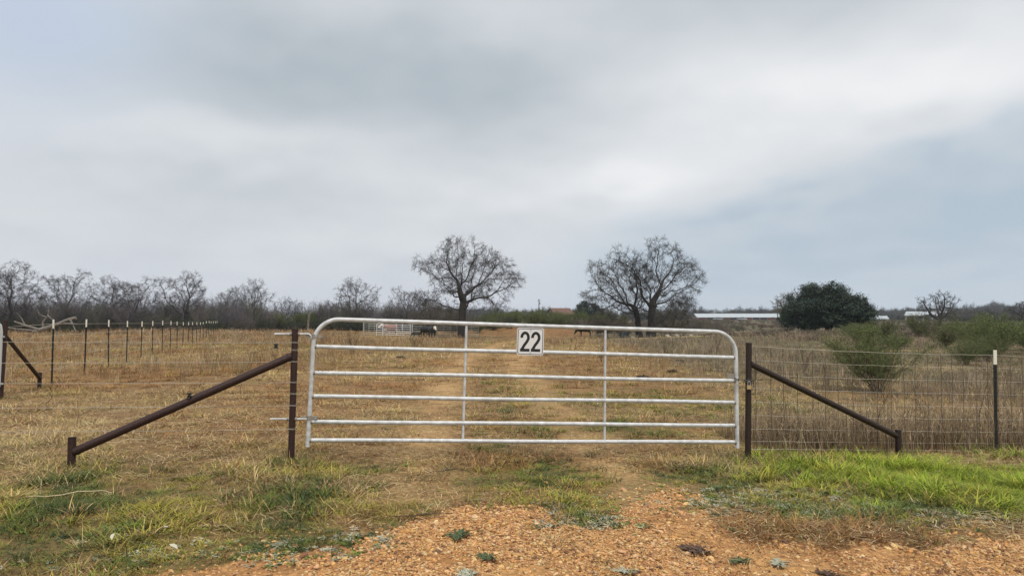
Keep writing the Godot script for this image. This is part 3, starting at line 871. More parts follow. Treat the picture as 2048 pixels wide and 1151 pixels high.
func stalk_mesh(sd: int, hh: float, lean: Vector3, forks: int, thick := 0.0045) -> ArrayMesh:
	var r := RandomNumberGenerator.new(); r.seed = sd
	var mb := MB.new()
	var pts := PackedVector3Array([Vector3(0, -0.03, 0)]); var rad := PackedFloat32Array([thick])
	for i in 7:
		var t := (i + 1) / 7.0
		pts.append(Vector3.UP * hh * t + lean * hh * pow(t, 1.4) + Vector3(r.randfn(), r.randfn(), r.randfn()) * 0.014)
		rad.append(thick * (1.0 - 0.65 * t))
	mb.tube(pts, rad, 5, Color.WHITE)
	for f in forks:
		var t := r.randf_range(0.3, 0.95) * 7.0
		var i := mini(int(t), 6)
		var p := pts[i].lerp(pts[i + 1], t - i)
		var dir := Vector3(r.randfn(), absf(r.randfn()) + 0.5, r.randfn() * 0.6).normalized()
		var q := PackedVector3Array([p]); var rr := PackedFloat32Array([thick * 0.55])
		for e in 4:
			dir = (dir + Vector3(r.randfn(), r.randfn(), r.randfn()) * 0.16).normalized()
			q.append(q[e] + dir * hh * r.randf_range(0.04, 0.10)); rr.append(thick * (0.5 - 0.09 * e))
		mb.tube(q, rr, 4, Color.WHITE)
	return mb.mesh()

func build_stalks() -> void:
	var list := [
		[-6.7, 10.6, 0.42, 0.28, 2, "dead twig with a pale tip leaning beside the neighbouring gate post"], [-6.0, 12.9, 0.7, 0.35, 3, "forked dead stem rising behind the long sloping brace"], [-5.1, 8.6, 0.5, 0.12, 2, ""], [-4.8, 13.0, 0.45, -0.2, 3, ""],
		[2.95, 8.6, 0.95, 0.45, 5, "tall dead stem leaning up against the chained gate post"], [3.3, 8.9, 0.9, 0.1, 4, ""], [4.05, 8.35, 1.0, 0.42, 5, "dead stem crossing the sloping brace of the woven wire fence"], [4.75, 8.5, 0.8, 0.2, 3, ""], [5.2, 8.6, 0.85, 0.35, 6, "branching dead stem between the short brace post and the white tipped post"], [5.65, 8.9, 0.95, 0.12, 3, ""],
		[6.1, 9.0, 1.05, 0.3, 4, "dark forked stem crossing behind the white tipped steel post"], [6.5, 9.1, 1.1, -0.5, 6, ""], [6.9, 9.4, 1.1, -0.4, 6, ""], [4.5, 10.6, 0.8, 0.1, 5, ""], [3.9, 11.5, 0.9, -0.15, 6, ""], [5.0, 12.0, 0.9, 0.2, 6, ""], [6.3, 12.5, 1.0, 0.25, 6, ""], [7.2, 11.0, 1.0, -0.1, 6, ""], [5.6, 10.0, 0.8, -0.25, 5, ""]]
	var k := 0
	for q in list:
		var o := solo("dead_stalk", stalk_mesh(200 + k, q[2], Vector3(q[3], 0, 0.05), q[4]), M.stalk if k % 3 else M.stalk_dark, gp(q[0], q[1]))
		meta(o, q[5] if q[5] else "thin branching dead weed stem standing near the wire fence", "dead stem", "dead weed stems by the fences")
		k += 1
	# fallen twigs
	for q in [[-3.2, 5.35, 0.55, 0.5, "pale crooked twig lying in the green grass below the short brace post"], [-0.55, 6.3, 0.4, 0.1, "dark curved twig lying on bare soil in front of the gate"], [-0.62, 4.95, 0.45, 0.05, "dark straight twig lying on the red bare soil patch"], [-4.0, 7.6, 0.5, 0.9, "pale dry stick lying behind the short brace post"]]:
		var mb := MB.new()
		var pts := PackedVector3Array(); var rad := PackedFloat32Array()
		rng.seed = int(q[0] * 100.0) + 900
		for i in 8:
			var t := i / 7.0 - 0.5
			var p := gp(q[0] + cos(q[3]) * q[2] * t, q[1] + sin(q[3]) * q[2] * t + 0.05 * sin(t * 7.0), 0.035 + rng.randf() * 0.02)
			pts.append(p); rad.append(0.0036 - 0.003 * absf(t))
		mb.tube(pts, rad, 5, Color.WHITE, true)
		var o := solo("fallen_twig", mb.mesh(), M.stalk_dark if "dark" in q[4] else M.stalk_pale)
		meta(o, q[4], "twig")
	# single weeds on the gravel
	var ra := rosette_mesh(301, 90, 0.06, 0.0055)
	for q in [[-0.33, 4.62, 1.1, 0, "flat dark green weed at the gravel's edge below the gate"], [-0.24, 4.0, 0.9, 1, "silvery grey weed growing in the gravel"], [-0.14, 4.25, 0.8, 0, "small dark weed sprouting in the gravel near the silvery one"], [0.63, 4.12, 0.75, 1, "silver green weed alone in the middle of the gravel"], [1.33, 4.3, 0.8, 0, "dark green weed of a pair on the orange gravel"], [1.56, 4.32, 0.8, 1, "grey green weed of a pair on the orange gravel"], [1.12, 4.48, 1.2, 2, "brown dead weed mat on the gravel"], [-0.28, 3.85, 0.9, 0, "green weed at the road's edge next to the silvery weed"], [1.9, 4.85, 0.7, 2, "reddish dead weed mat where gravel meets soil"], [1.8, 4.2, 0.8, 2, "rusty brown weed mat beside the weed pair"]]:
		var o := solo("gravel_weed", ra, [M.weed_green, M.weed_silver, M.weed_brown][q[3]], gp(q[0], q[1], 0.01))
		o.scale = Vector3(q[2] * 1.25, q[2] * 0.8, q[2]); o.rotation.y = q[0] * 5.0
		meta(o, q[4], "weed")
	# dung
	for q in [[-8.9, 27.5], [-4.0, 26.4], [-4.2, 34.0], [-7.4, 28.6], [4.6, 21.0], [3.3, 18.5], [-1.3, 31.0], [6.2, 27.0]]:
		var mb := MB.new()
		var pts := PackedVector3Array([Vector3(0, 0.0, 0), Vector3(0, 0.025, 0), Vector3(0.01, 0.05, 0), Vector3(0.0, 0.06, 0)])
		mb.tube(pts, PackedFloat32Array([0.15, 0.14, 0.08, 0.02]), 9, Color.WHITE)
		var o := solo("cow_pat", mb.mesh(), M.dung, gp(q[0], q[1], 0.03))
		o.scale = Vector3(1.2, 1, 0.9)
		meta(o, "dark dried cow pat lying in the dry pasture", "dung", "cow pats in the pasture")
	# pale fallen leaves in the near grass
	for q in [[-2.33, 4.33, 0.3], [-3.45, 4.36, 1.2], [-2.98, 4.2, 2.0], [-3.2, 4.05, 0.8], [-2.1, 4.5, 2.9], [-1.9, 4.16, 1.4]]:
		var mb := MB.new()
		var w := 0.012
		for s in [-1.0, 1.0]:
			mb.quad(Vector3(0, 0, -0.03), Vector3(s * w, 0.010, -0.012), Vector3(s * w * 0.9, 0.014, 0.01), Vector3(0, 0.004, 0.03), Color.WHITE)
		var o := solo("fallen_leaf", mb.mesh(), M.leaf_pale, gp(q[0], q[1], 0.075))
		o.rotation = Vector3(0.5, q[2], 0.3)
		meta(o, "pale curled leaf lying in the green grass", "leaf", "pale leaves in the near grass")

# ------------------------------------------------------------------ gate, posts, wires
var GBL := Vector3(-1.900, 0.229, -6.86)
var GTL := Vector3(-1.850, 1.358, -6.86)
var GBR := Vector3(2.318, 0.093, -7.58)
var GTR := Vector3(2.316, 1.221, -7.58)

func gate_at(u: float, v: float) -> Vector3:
	return GBL.lerp(GTL, v).lerp(GBR.lerp(GTR, v), u)

func build_gate() -> void:
	var o := GBL * Vector3(1, 0, 1)
	var g := thing("tube_gate", "white six-rail tube gate with rounded top corners closed across the track", "gate", o)
	var pts := PackedVector3Array(); var rad := PackedFloat32Array()
	var across := (GBR - GBL).length()
	var cu := 0.23 / across
	var cv := 0.23 / 1.13
	pts.append(gate_at(0, -0.052) - o)
	pts.append(gate_at(0, 0.3) - o)
	pts.append(gate_at(0, 1.0 - cv) - o)
	for i in range(1, 12):
		var a := PI / 2.0 * i / 12.0
		pts.append(gate_at(cu * (1.0 - cos(a)), 1.0 - cv * (1.0 - sin(a))) - o)
	pts.append(gate_at(cu, 1) - o)
	pts.append(gate_at(0.3, 1) - o); pts.append(gate_at(0.5, 0.998) - o); pts.append(gate_at(0.7, 1) - o)
	pts.append(gate_at(1.0 - cu, 1) - o)
	for i in range(1, 12):
		var a := PI / 2.0 * i / 12.0
		pts.append(gate_at(1.0 - cu * (1.0 - sin(a)), 1.0 - cv * (1.0 - cos(a))) - o)
	pts.append(gate_at(1, 1.0 - cv) - o); pts.append(gate_at(1, 0.3) - o); pts.append(gate_at(1, -0.052) - o)
	for i in pts.size(): rad.append(0.0205)
	var mb := MB.new()
	mb.tube(pts, rad, 20, Color.WHITE, true)
	part("frame", mb.mesh(), M.white, g)
	for v in [0.0, 0.152, 0.36, 0.555, 0.77]:
		mb = MB.new()
		var q := PackedVector3Array(); var rr := PackedFloat32Array()
		for i in 9:
			var u: float = lerpf(0.003, 0.997, i / 8.0)
			q.append(gate_at(u, v) - o + Vector3(0, 0.0025 * sin(u * 9.0 + v * 20.0), 0)); rr.append(0.0195)
		mb.tube(q, rr, 16, Color.WHITE)
		var rail := part("rail", mb.mesh(), M.white, g)
		# welds at both ends
		for u in [0.0055, 0.9945]:
			mb = MB.new()
			mb.tube(PackedVector3Array([gate_at(u - 0.0018, v) - o, gate_at(u, v) - o, gate_at(u + 0.0018, v) - o]), PackedFloat32Array([0.022, 0.0235, 0.022]), 14, Color.WHITE, true)
			part("weld_bead", mb.mesh(), M.white_worn, rail)
	for u in [0.338, 0.669]:
		var vs := [0.0, 0.152, 0.36, 0.555, 0.77, 1.0]
		mb = MB.new()
		for i in 5: mb.rod(gate_at(u, vs[i] + 0.012) - o, gate_at(u, vs[i + 1] - 0.012) - o, 0.0125, 12)
		part("stay", mb.mesh(), M.white, g)
	# hinge clamps on the upright
	for v in [0.855, 0.185]:
		mb = MB.new()
		var c := gate_at(0, v) - o
		mb.rod(c - Vector3(0, 0.019, 0), c + Vector3(0, 0.019, 0), 0.0255, 14)
		mb.box(c + Vector3(-0.045, 0, 0), Vector3(0.026, 0, 0), Vector3(0, 0.013, 0), Vector3(0, 0, 0.010))
		mb.box(c + Vector3(0.05, 0, 0), Vector3(0.028, 0, 0), Vector3(0, 0.013, 0), Vector3(0, 0, 0.010))
		var cl := part("hinge_clamp", mb.mesh(), M.white_worn, g)
		mb = MB.new()
		mb.rod(c + Vector3(0.064, -0.006, 0.03), c + Vector3(0.064, -0.006, -0.03), 0.007, 6)
		part("bolt", mb.mesh(), M.galvanised, cl)
	# plate that takes the chain
	mb = MB.new()
	var cp := gate_at(0.985, 0.595) - o
	mb.box(cp, Vector3(0.034, 0, 0), Vector3(0, 0.03, 0), Vector3(0, 0, 0.006))
	part("chain_plate", mb.mesh(), M.white_worn, g)
	# dark scuffs where the paint is gone
	mb = MB.new()
	rng.seed = 77
	for i in 26:
		var u := rng.randf_range(0.01, 0.99) if i > 10 else rng.randf_range(0.005, 0.05)
		var v: float = [0.0, 0.152, 0.36, 0.555, 0.77][rng.randi() % 5]
		var c := gate_at(u, v) - o
		var l := rng.randf_range(0.003, 0.010)
		var a := rng.randf_range(0.2, 1.5)
		mb.tube(PackedVector3Array([c + Vector3(-l, sin(a) * 0.0190, cos(a) * 0.0190), c + Vector3(0, sin(a) * 0.0190, cos(a) * 0.0190), c + Vector3(l, sin(a) * 0.0190, cos(a) * 0.0190)]), PackedFloat32Array([0.0005, 0.0024, 0.0005]), 5, Color.WHITE)
	var sc := part("paint_chips", mb.mesh(), M.chip, g)
	sc.set_meta("kind", "stuff")
	# the number plate
	var sx := Vector3(GBR.x - GBL.x, GBR.y - GBL.y, GBR.z - GBL.z).normalized()
	var sy := (GTL - GBL).normalized()
	sy = (Vector3.UP - sx * Vector3.UP.dot(sx)).normalized()
	var sz := sx.cross(sy).normalized()
	var c0 := gate_at(0.487, 0.862) + sz * 0.026
	var s := thing("number_sign", "square white sign with black border and number 22 fixed to the gate", "sign", c0)
	s.basis = Basis(sx, sy, sz)
	var half := 0.134
	part("plate", rounded_plate(half, half, 0.026, 0.0016, 0.0), M.sign_white, s)
	part("border", ring_plate(half - 0.008, half - 0.014, 0.020, 0.0019), M.black, s)
	for dx in [-0.0535, 0.0535]:
		part("digit", digit_two(Vector3(dx, 0.0, 0.0022), 0.094, 0.196, 0.0275), M.black, s)
	for yy in [0.108, -0.108]:
		mb = MB.new()
		mb.rod(Vector3(0.002, yy, 0.0), Vector3(0.002, yy, 0.006), 0.0052, 8)
		part("bolt", mb.mesh(), M.galvanised, s)
	mb = MB.new()
	mb.tube(PackedVector3Array([Vector3(0.002, -0.108, 0.005), Vector3(0.001, -0.135, 0.006), Vector3(0.0, -0.160, -0.004)]), PackedFloat32Array([0.0018, 0.0018, 0.0018]), 5, Color.WHITE)
	part("tie_wire", mb.mesh(), M.galvanised, s)
	mb = MB.new()
	mb.tube(PackedVector3Array([Vector3(0.002, 0.108, 0.005), Vector3(0.003, 0.132, 0.006), Vector3(0.004, 0.162, 0.002)]), PackedFloat32Array([0.0018, 0.0018, 0.0018]), 5, Color.WHITE)
	part("tie_wire", mb.mesh(), M.galvanised, s)

func rounded_outline(hx: float, hy: float, r: float) -> PackedVector2Array:
	var p := PackedVector2Array()
	for q in [[1, 1, 0.0], [-1, 1, 0.5], [-1, -1, 1.0], [1, -1, 1.5]]:
		for i in 9:
			var a: float = PI * (q[2] + i / 16.0)
			p.append(Vector2(q[0] * (hx - r) + cos(a) * r, q[1] * (hy - r) + sin(a) * r))
	return p

func rounded_plate(hx: float, hy: float, r: float, z1: float, z0: float) -> ArrayMesh:
	var mb := MB.new()
	var p := rounded_outline(hx, hy, r)
	for i in p.size():
		var a := p[i]; var b := p[(i + 1) % p.size()]
		mb.tri(Vector3(0, 0, z1), Vector3(b.x, b.y, z1), Vector3(a.x, a.y, z1))
		mb.tri(Vector3(0, 0, z0), Vector3(a.x, a.y, z0), Vector3(b.x, b.y, z0))
		mb.quad(Vector3(a.x, a.y, z0), Vector3(a.x, a.y, z1), Vector3(b.x, b.y, z1), Vector3(b.x, b.y, z0))
	return mb.mesh()

func ring_plate(ho: float, hi: float, r: float, z: float) -> ArrayMesh:
	var mb := MB.new()
	var p := rounded_outline(ho, ho, r); var q := rounded_outline(hi, hi, r - (ho - hi))
	for i in p.size():
		var k := (i + 1) % p.size()
		mb.quad(Vector3(q[i].x, q[i].y, z), Vector3(q[k].x, q[k].y, z), Vector3(p[k].x, p[k].y, z), Vector3(p[i].x, p[i].y, z))
	return mb.mesh()

func digit_two(at: Vector3, w: float, h: float, st: float) -> ArrayMesh:
	# a tall narrow figure 2: hook, slanting stroke, foot
	var mid := PackedVector2Array()
	var rx := (w - st) * 0.5
	var ry := (h - st) * 0.27
	var cy := h * 0.5 - st * 0.5 - ry
	for i in 25:
		var a := lerpf(PI * 1.02, -0.42, i / 24.0)
		mid.append(Vector2(cos(a) * rx, cy + sin(a) * ry))
	mid.append(Vector2(rx * 0.52, cy - ry * 0.95))
	mid.append(Vector2(-rx * 0.1, -h * 0.16))
	mid.append(Vector2(-rx * 0.62, -h * 0.31))
	mid.append(Vector2(-rx * 1.0, -h * 0.44))
	var mb := MB.new()
	var prev_l := Vector3.ZERO; var prev_r := Vector3.ZERO
	for i in mid.size():
		var t := (mid[mini(i + 1, mid.size() - 1)] - mid[maxi(i - 1, 0)]).normalized()
		var nn := Vector2(-t.y, t.x) * st * 0.5
		var l := at + Vector3(mid[i].x + nn.x, mid[i].y + nn.y, 0); var r := at + Vector3(mid[i].x - nn.x, mid[i].y - nn.y, 0)
		if i > 0: mb.quad(prev_r, prev_l, l, r)
		prev_l = l; prev_r = r
	var y0 := -h * 0.5; var y1 := y0 + st * 1.02
	var z := at + Vector3(0, 0, 0.0002)
	mb.quad(z + Vector3(-w * 0.5, y0, 0), z + Vector3(-w * 0.5, y1, 0), z + Vector3(w * 0.5, y1, 0), z + Vector3(w * 0.5, y0, 0))
	return mb.mesh()

func pipe(o: Vector3, a: Vector3, b: Vector3, r: float, dome := false) -> ArrayMesh:
	var mb := MB.new()
	var pts := PackedVector3Array(); var rad := PackedFloat32Array()
	for i in 7:
		pts.append(a.lerp(b, i / 6.0) - o); rad.append(r)
	if dome:
		pts.append(b - o + (b - a).normalized() * 0.006); rad.append(r * 0.75)
	mb.tube(pts, rad, 18, Color.WHITE, true)
	return mb.mesh()

func weld(g: Node3D, o: Vector3, a: Vector3, b: Vector3, r: float) -> void:
	var mb := MB.new()
	mb.tube(PackedVector3Array([a - o, (a + b) * 0.5 - o, b - o]), PackedFloat32Array([r, r * 1.1, r]), 16, Color.WHITE, true)
	part("weld_bead", mb.mesh(), M.rust_dark, g)

func strand(a: Vector3, b: Vector3, r: float, barbs: float, sag := 0.0) -> ArrayMesh:
	var mb := MB.new()
	var pts := PackedVector3Array(); var rad := PackedFloat32Array()
	var n := 14
	for i in n + 1:
		var t := float(i) / n
		pts.append(a.lerp(b, t) - Vector3(0, sag * 4.0 * t * (1.0 - t), 0)); rad.append(r)
	mb.tube(pts, rad, 5, Color.WHITE)
	if barbs > 0.0:
		var dir := (b - a).normalized()
		var k := barbs * 0.5
		var total := a.distance_to(b)
		while k < total:
			var t := k / total
			var p := a.lerp(b, t) - Vector3(0, sag * 4.0 * t * (1.0 - t), 0)
			var u := Vector3(0.3, 0.9, 0.3).rotated(dir, k * 7.0)
			mb.tube(PackedVector3Array([p - u * 0.013, p + u * 0.013]), PackedFloat32Array([0.0012, 0.0012]), 3, Color.WHITE)
			u = u.rotated(dir, 1.6)
			mb.tube(PackedVector3Array([p - u * 0.013 + dir * 0.004, p + u * 0.013 + dir * 0.004]), PackedFloat32Array([0.0012, 0.0012]), 3, Color.WHITE)
			k += barbs
	return mb.mesh()

func hinge_rod(g: Node3D, o: Vector3, y: float, x0: float, xp: float, x1: float, z: float, drop: float) -> void:
	var mb := MB.new()
	var pts := PackedVector3Array([Vector3(x0, y, z) - o, Vector3(xp, y, z) - o, Vector3(x1 - 0.03, y, z) - o, Vector3(x1 - 0.008, y - drop * 0.4, z) - o, Vector3(x1, y - drop, z) - o])
	mb.tube(pts, PackedFloat32Array([0.0095, 0.0095, 0.0095, 0.0095, 0.0095]), 10, Color.WHITE, true)
	var h := part("hinge_pin", mb.mesh(), M.white, g)
	for s in [-1.0, 1.0]:
		mb = MB.new()
		mb.rod(Vector3(xp + s * 0.031, y, z) - o, Vector3(xp + s * 0.047, y, z) - o, 0.018, 6)
		part("nut", mb.mesh(), M.white_worn, h)

func t_post(parent: Node, o: Vector3, base: Vector3, top: Vector3, tip: float, scl := 1.0) -> void:
	# a studded steel post of T section with a painted white tip
	var up := (top - base).normalized()
	var mid := top - up * tip
	var b0 := base - up * 0.2
	var mb := MB.new()
	var X := Vector3(0.0175, 0, 0) * scl; var Z := Vector3(0, 0, 0.003) * scl
	mb.box((b0 + mid) * 0.5 - o, X, up * (b0.distance_to(mid) * 0.5), Z)
	mb.box((b0 + mid) * 0.5 - o + Vector3(0, 0, -0.017) * scl, Vector3(0.003, 0, 0) * scl, up * (b0.distance_to(mid) * 0.5), Vector3(0, 0, 0.0135) * scl)
	var k := 0.06
	while k < mid.distance_to(base):
		mb.box(base + up * k - o + Vector3(0, 0, 0.0055) * scl, Vector3(0.006, 0, 0), up * 0.008, Vector3(0, 0, 0.003))
		k += 0.055
	var p := part("t_post", mb.mesh(), M.post_dark, parent)
	mb = MB.new()
	mb.box((mid + top) * 0.5 - o, X * 1.03, up * tip * 0.5, Z * 1.1)
	mb.box((mid + top) * 0.5 - o + Vector3(0, 0, -0.017) * scl, Vector3(0.0032, 0, 0) * scl, up * tip * 0.5, Vector3(0, 0, 0.0132) * scl)
	part("white_tip", mb.mesh(), M.tip_white, p)

func wraps(g: Node, o: Vector3, a: Vector3, b: Vector3, r: float, heights: Array) -> void:
	for h in heights:
		var mb := MB.new()
		var t: float = (h - a.y) / (b.y - a.y)
		var c := a.lerp(b, t)
		var pts := PackedVector3Array(); var rad := PackedFloat32Array()
		for i in 22:
			var an := TAU * i / 10.0
			pts.append(c + Vector3(cos(an) * (r + 0.002), (i - 10) * 0.0007 + 0.004 * sin(an), sin(an) * (r + 0.002)) - o); rad.append(0.0015)
		mb.tube(pts, rad, 4, Color.WHITE)
		part("wire_wrap", mb.mesh(), M.wire, g)

func build_fences() -> void:
	# hinge side
	var b := Vector3(-2.06, -0.35, -6.85); var t := Vector3(-2.03, 1.265, -6.85)
	var o := Vector3(-2.06, 0.03, -6.85)
	var g := thing("pipe_brace", "rust brown pipe post with a long sloping brace carrying the gate's hinges", "fence brace", o)
	part("post", pipe(o, b, t, 0.030), M.rust, g)
	part("diagonal_brace", pipe(o, Vector3(-2.055, 1.01, -6.85), Vector3(-3.80, 0.205, -6.4), 0.0365), M.rust, g)
	part("stub_post", pipe(o, Vector3(-3.821, -0.3, -6.4), Vector3(-3.823, 0.325, -6.4), 0.033, true), M.rust, g)
	weld(g, o, Vector3(-2.078, 1.000, -6.845), Vector3(-2.092, 0.9935, -6.842), 0.0385)
	weld(g, o, Vector3(-3.782, 0.2133, -6.405), Vector3(-3.768, 0.2198, -6.408), 0.0385)
	hinge_rod(g, o, 1.215, -2.222, -2.032, -1.872, -6.85, 0.045)
	hinge_rod(g, o, 0.426, -2.25, -2.049, -1.905, -6.85, 0.004)
	wraps(g, o, b, t, 0.030, [1.135, 1.065, 0.957, 0.766, 0.66, 0.552, 0.335])
	# barbed wire running along the road from the hinge post
	g = thing("barbed_wire_fence", "five thin barbed wires stretched along the road beside the hinge post", "fence", Vector3.ZERO)
	for y in [[1.065, 1.176], [0.957, 0.957], [0.766, 0.768], [0.552, 0.525], [0.335, 0.30]]:
		part("wire", strand(Vector3(-2.05, y[0] if y[0] < 1.06 else 1.135, -6.82), Vector3(-8.2, y[1], -6.86), 0.0018, 0.13, 0.012), M.wire, g)
	# insulators
	for q in [[Vector3(-2.192, 1.105, -6.80), "black spool insulator hanging on the top barbed wire by the hinge post"], [Vector3(-2.90, 0.672, -6.60), "black spool insulator standing on the long sloping brace"]]:
		var s := thing("insulator", q[1], "insulator", q[0])
		var mb := MB.new()
		mb.tube(PackedVector3Array([Vector3(0, -0.020, 0), Vector3(0, -0.017, 0), Vector3(0, -0.008, 0), Vector3(0, 0, 0), Vector3(0, 0.008, 0), Vector3(0, 0.017, 0), Vector3(0, 0.020, 0)]), PackedFloat32Array([0.014, 0.021, 0.019, 0.009, 0.019, 0.021, 0.014]), 14, Color.WHITE, true)
		part("spool", mb.mesh(), M.black_plastic, s)
		mb = MB.new()
		mb.rod(Vector3(0, -0.032, 0), Vector3(0, 0.026, 0), 0.003, 6)
		part("pin", mb.mesh(), M.galvanised, s)
	# chained side
	b = Vector3(2.43, -0.4, -7.62); t = Vector3(2.465, 1.112, -7.62)
	o = Vector3(2.43, -0.06, -7.62)
	g = thing("pipe_brace", "dark pipe post with sloping brace where the gate is chained shut", "fence brace", o)
	part("post", pipe(o, b, t, 0.031), M.rust_dark, g)
	part("diagonal_brace", pipe(o, Vector3(2.475, 0.895, -7.62), Vector3(4.24, 0.075, -8.1), 0.032), M.rust_dark, g)
	part("stub_post", pipe(o, Vector3(4.249, -0.4, -8.1), Vector3(4.249, 0.145, -8.1), 0.032), M.rust_dark, g)
	# woven wire
	o = Vector3(2.48, -0.1, -7.66)
	g = thing("woven_wire_fence", "square mesh wire fence with a white tipped steel post beside green grass", "fence", o)
	var A0 := Vector3(2.47, 0.01, -7.66); var A1 := Vector3(2.475, 1.076, -7.66)
	var B0 := Vector3(5.66, -0.18, -8.64); var B1 := Vector3(5.672, 0.938, -8.64)
	var C0 := Vector3(8.9, -0.30, -9.6); var C1 := Vector3(8.9, 0.80, -9.6)
	var vs := [0.0, 0.075, 0.195, 0.325, 0.455, 0.590, 0.725, 0.865, 1.0]
	for v in vs:
		var mb := MB.new()
		var pts := PackedVector3Array(); var rad := PackedFloat32Array()
		for i in 29:
			var t2 := i / 14.0
			var p := A0.lerp(A1, v).lerp(B0.lerp(B1, v), t2) if t2 <= 1.0 else B0.lerp(B1, v).lerp(C0.lerp(C1, v), t2 - 1.0)
			var fr := fposmod(t2, 1.0)
			p.y -= 0.02 * fr * (1.0 - fr) * 4.0 * v + 0.003 * sin(i * 2.3 + v * 9.0)
			pts.append(p - o); rad.append(0.0026 if v == 1.0 or v == 0.0 else 0.0019)
		mb.tube(pts, rad, 5, Color.WHITE)
		part("line_wire", mb.mesh(), M.wire_mesh, g)
	rng.seed = 5
	for k in 37:
		var t2 := (k + 0.45) / 19.0 + 0.004 * sin(k * 1.9)
		var lo: Vector3; var hi: Vector3
		if t2 <= 1.0: lo = A0.lerp(B0, t2); hi = A1.lerp(B1, t2)
		else: lo = B0.lerp(C0, t2 - 1.0); hi = B1.lerp(C1, t2 - 1.0)
		var fr := fposmod(t2, 1.0)
		var mb := MB.new()
		var pts := PackedVector3Array(); var rad := PackedFloat32Array()
		for i in vs.size():
			var p := lo.lerp(hi, vs[i]) - o
			p.y -= 0.02 * fr * (1.0 - fr) * 4.0 * vs[i]
			p.x += 0.004 * sin(i * 2.0 + k) ; p.z += 0.003
			pts.append(p); rad.append(0.0027)
		mb.tube(pts, rad, 5, Color.WHITE)
		part("stay_wire", mb.mesh(), M.wire_rust, g)
	t_post(g, o, Vector3(5.652, -0.2, -8.6), Vector3(5.672, 0.998, -8.6), 0.168, 1.05)
	# chain and padlock
	build_chain()
	# the neighbour's corner and its fence of steel posts
	o = Vector3(-8.515, 0.0, -12.28)
	g = thing("pipe_brace", "rust brown pipe post with short brace at the start of the steel post line", "fence brace", o)
	part("post", pipe(o, Vector3(-8.56, -0.3, -12.28), Vector3(-8.50, 1.36, -12.28), 0.036), M.rust, g)
	part("diagonal_brace", pipe(o, Vector3(-8.50, 1.09, -12.28), Vector3(-9.14, 0.24, -14.2), 0.034), M.rust_dark, g)
	part("stub_post", pipe(o, Vector3(-9.148, -0.3, -14.2), Vector3(-9.14, 0.35, -14.2), 0.036), M.rust_dark, g)
	o = Vector3(-8.56, 0.05, -12.22)
	g = thing("neighbour_gate", "grey end of a tube gate hung on the rusty corner post", "gate", o)
	var mb := MB.new()
	var pts := PackedVector3Array([Vector3(0.02, 0.2, 0), Vector3(0.03, 0.6, 0), Vector3(0.035, 1.12, 0), Vector3(0.02, 1.22, 0.01), Vector3(-0.04, 1.285, 0.04), Vector3(-0.14, 1.30, 0.08), Vector3(-1.6, 1.30, 0.7)])
	mb.tube(pts, PackedFloat32Array([0.022, 0.022, 0.022, 0.022, 0.022, 0.022, 0.022]), 12, Color.WHITE, true)
	part("frame", mb.mesh(), M.grey_gate, g)
	for y in [0.25, 0.45, 0.68, 0.9, 1.1]:
		mb = MB.new()
		mb.rod(Vector3(0.025, y, 0), Vector3(-1.6, y, 0.7), 0.02, 10)
		part("rail", mb.mesh(), M.grey_gate, g)
	for y in [1.03, 0.25]:
		mb = MB.new()
		mb.box(Vector3(0.045, y, 0), Vector3(0.04, 0, 0), Vector3(0, 0.016, 0), Vector3(0, 0, 0.012))
		part("hinge_clamp", mb.mesh(), M.galvanised, g)
	# the steel post line
	o = gp(-9.53, 15.2)
	g = thing("steel_post_fence", "long line of dark steel posts with white tips and wires running to the wood", "fence", o)
	var tops := []
	for n in 21:
		var d := 15.2 + 2.79 * n
		var x := -0.342 * d - 4.335
		var base := gp(x, d)
		var top := base + Vector3(0.02 * sin(n * 2.1), 1.35 + 0.02 * sin(n * 1.3), 0)
		tops.append([base, top])
		t_post(g, o, base, top, 0.19, 1.0)
	for y in [1.26, 1.02, 0.78, 0.55, 0.32]:
		mb = MB.new()
		var q := PackedVector3Array([Vector3(-8.52, y - 0.02, -12.3) - o]); var rr := PackedFloat32Array([0.0022])
		for e in tops:
			q.append(e[0] + Vector3(0, y, 0.01) - o); rr.append(0.0036)
		mb.tube(q, rr, 4, Color.WHITE)
		part("wire", mb.mesh(), M.wire, g)

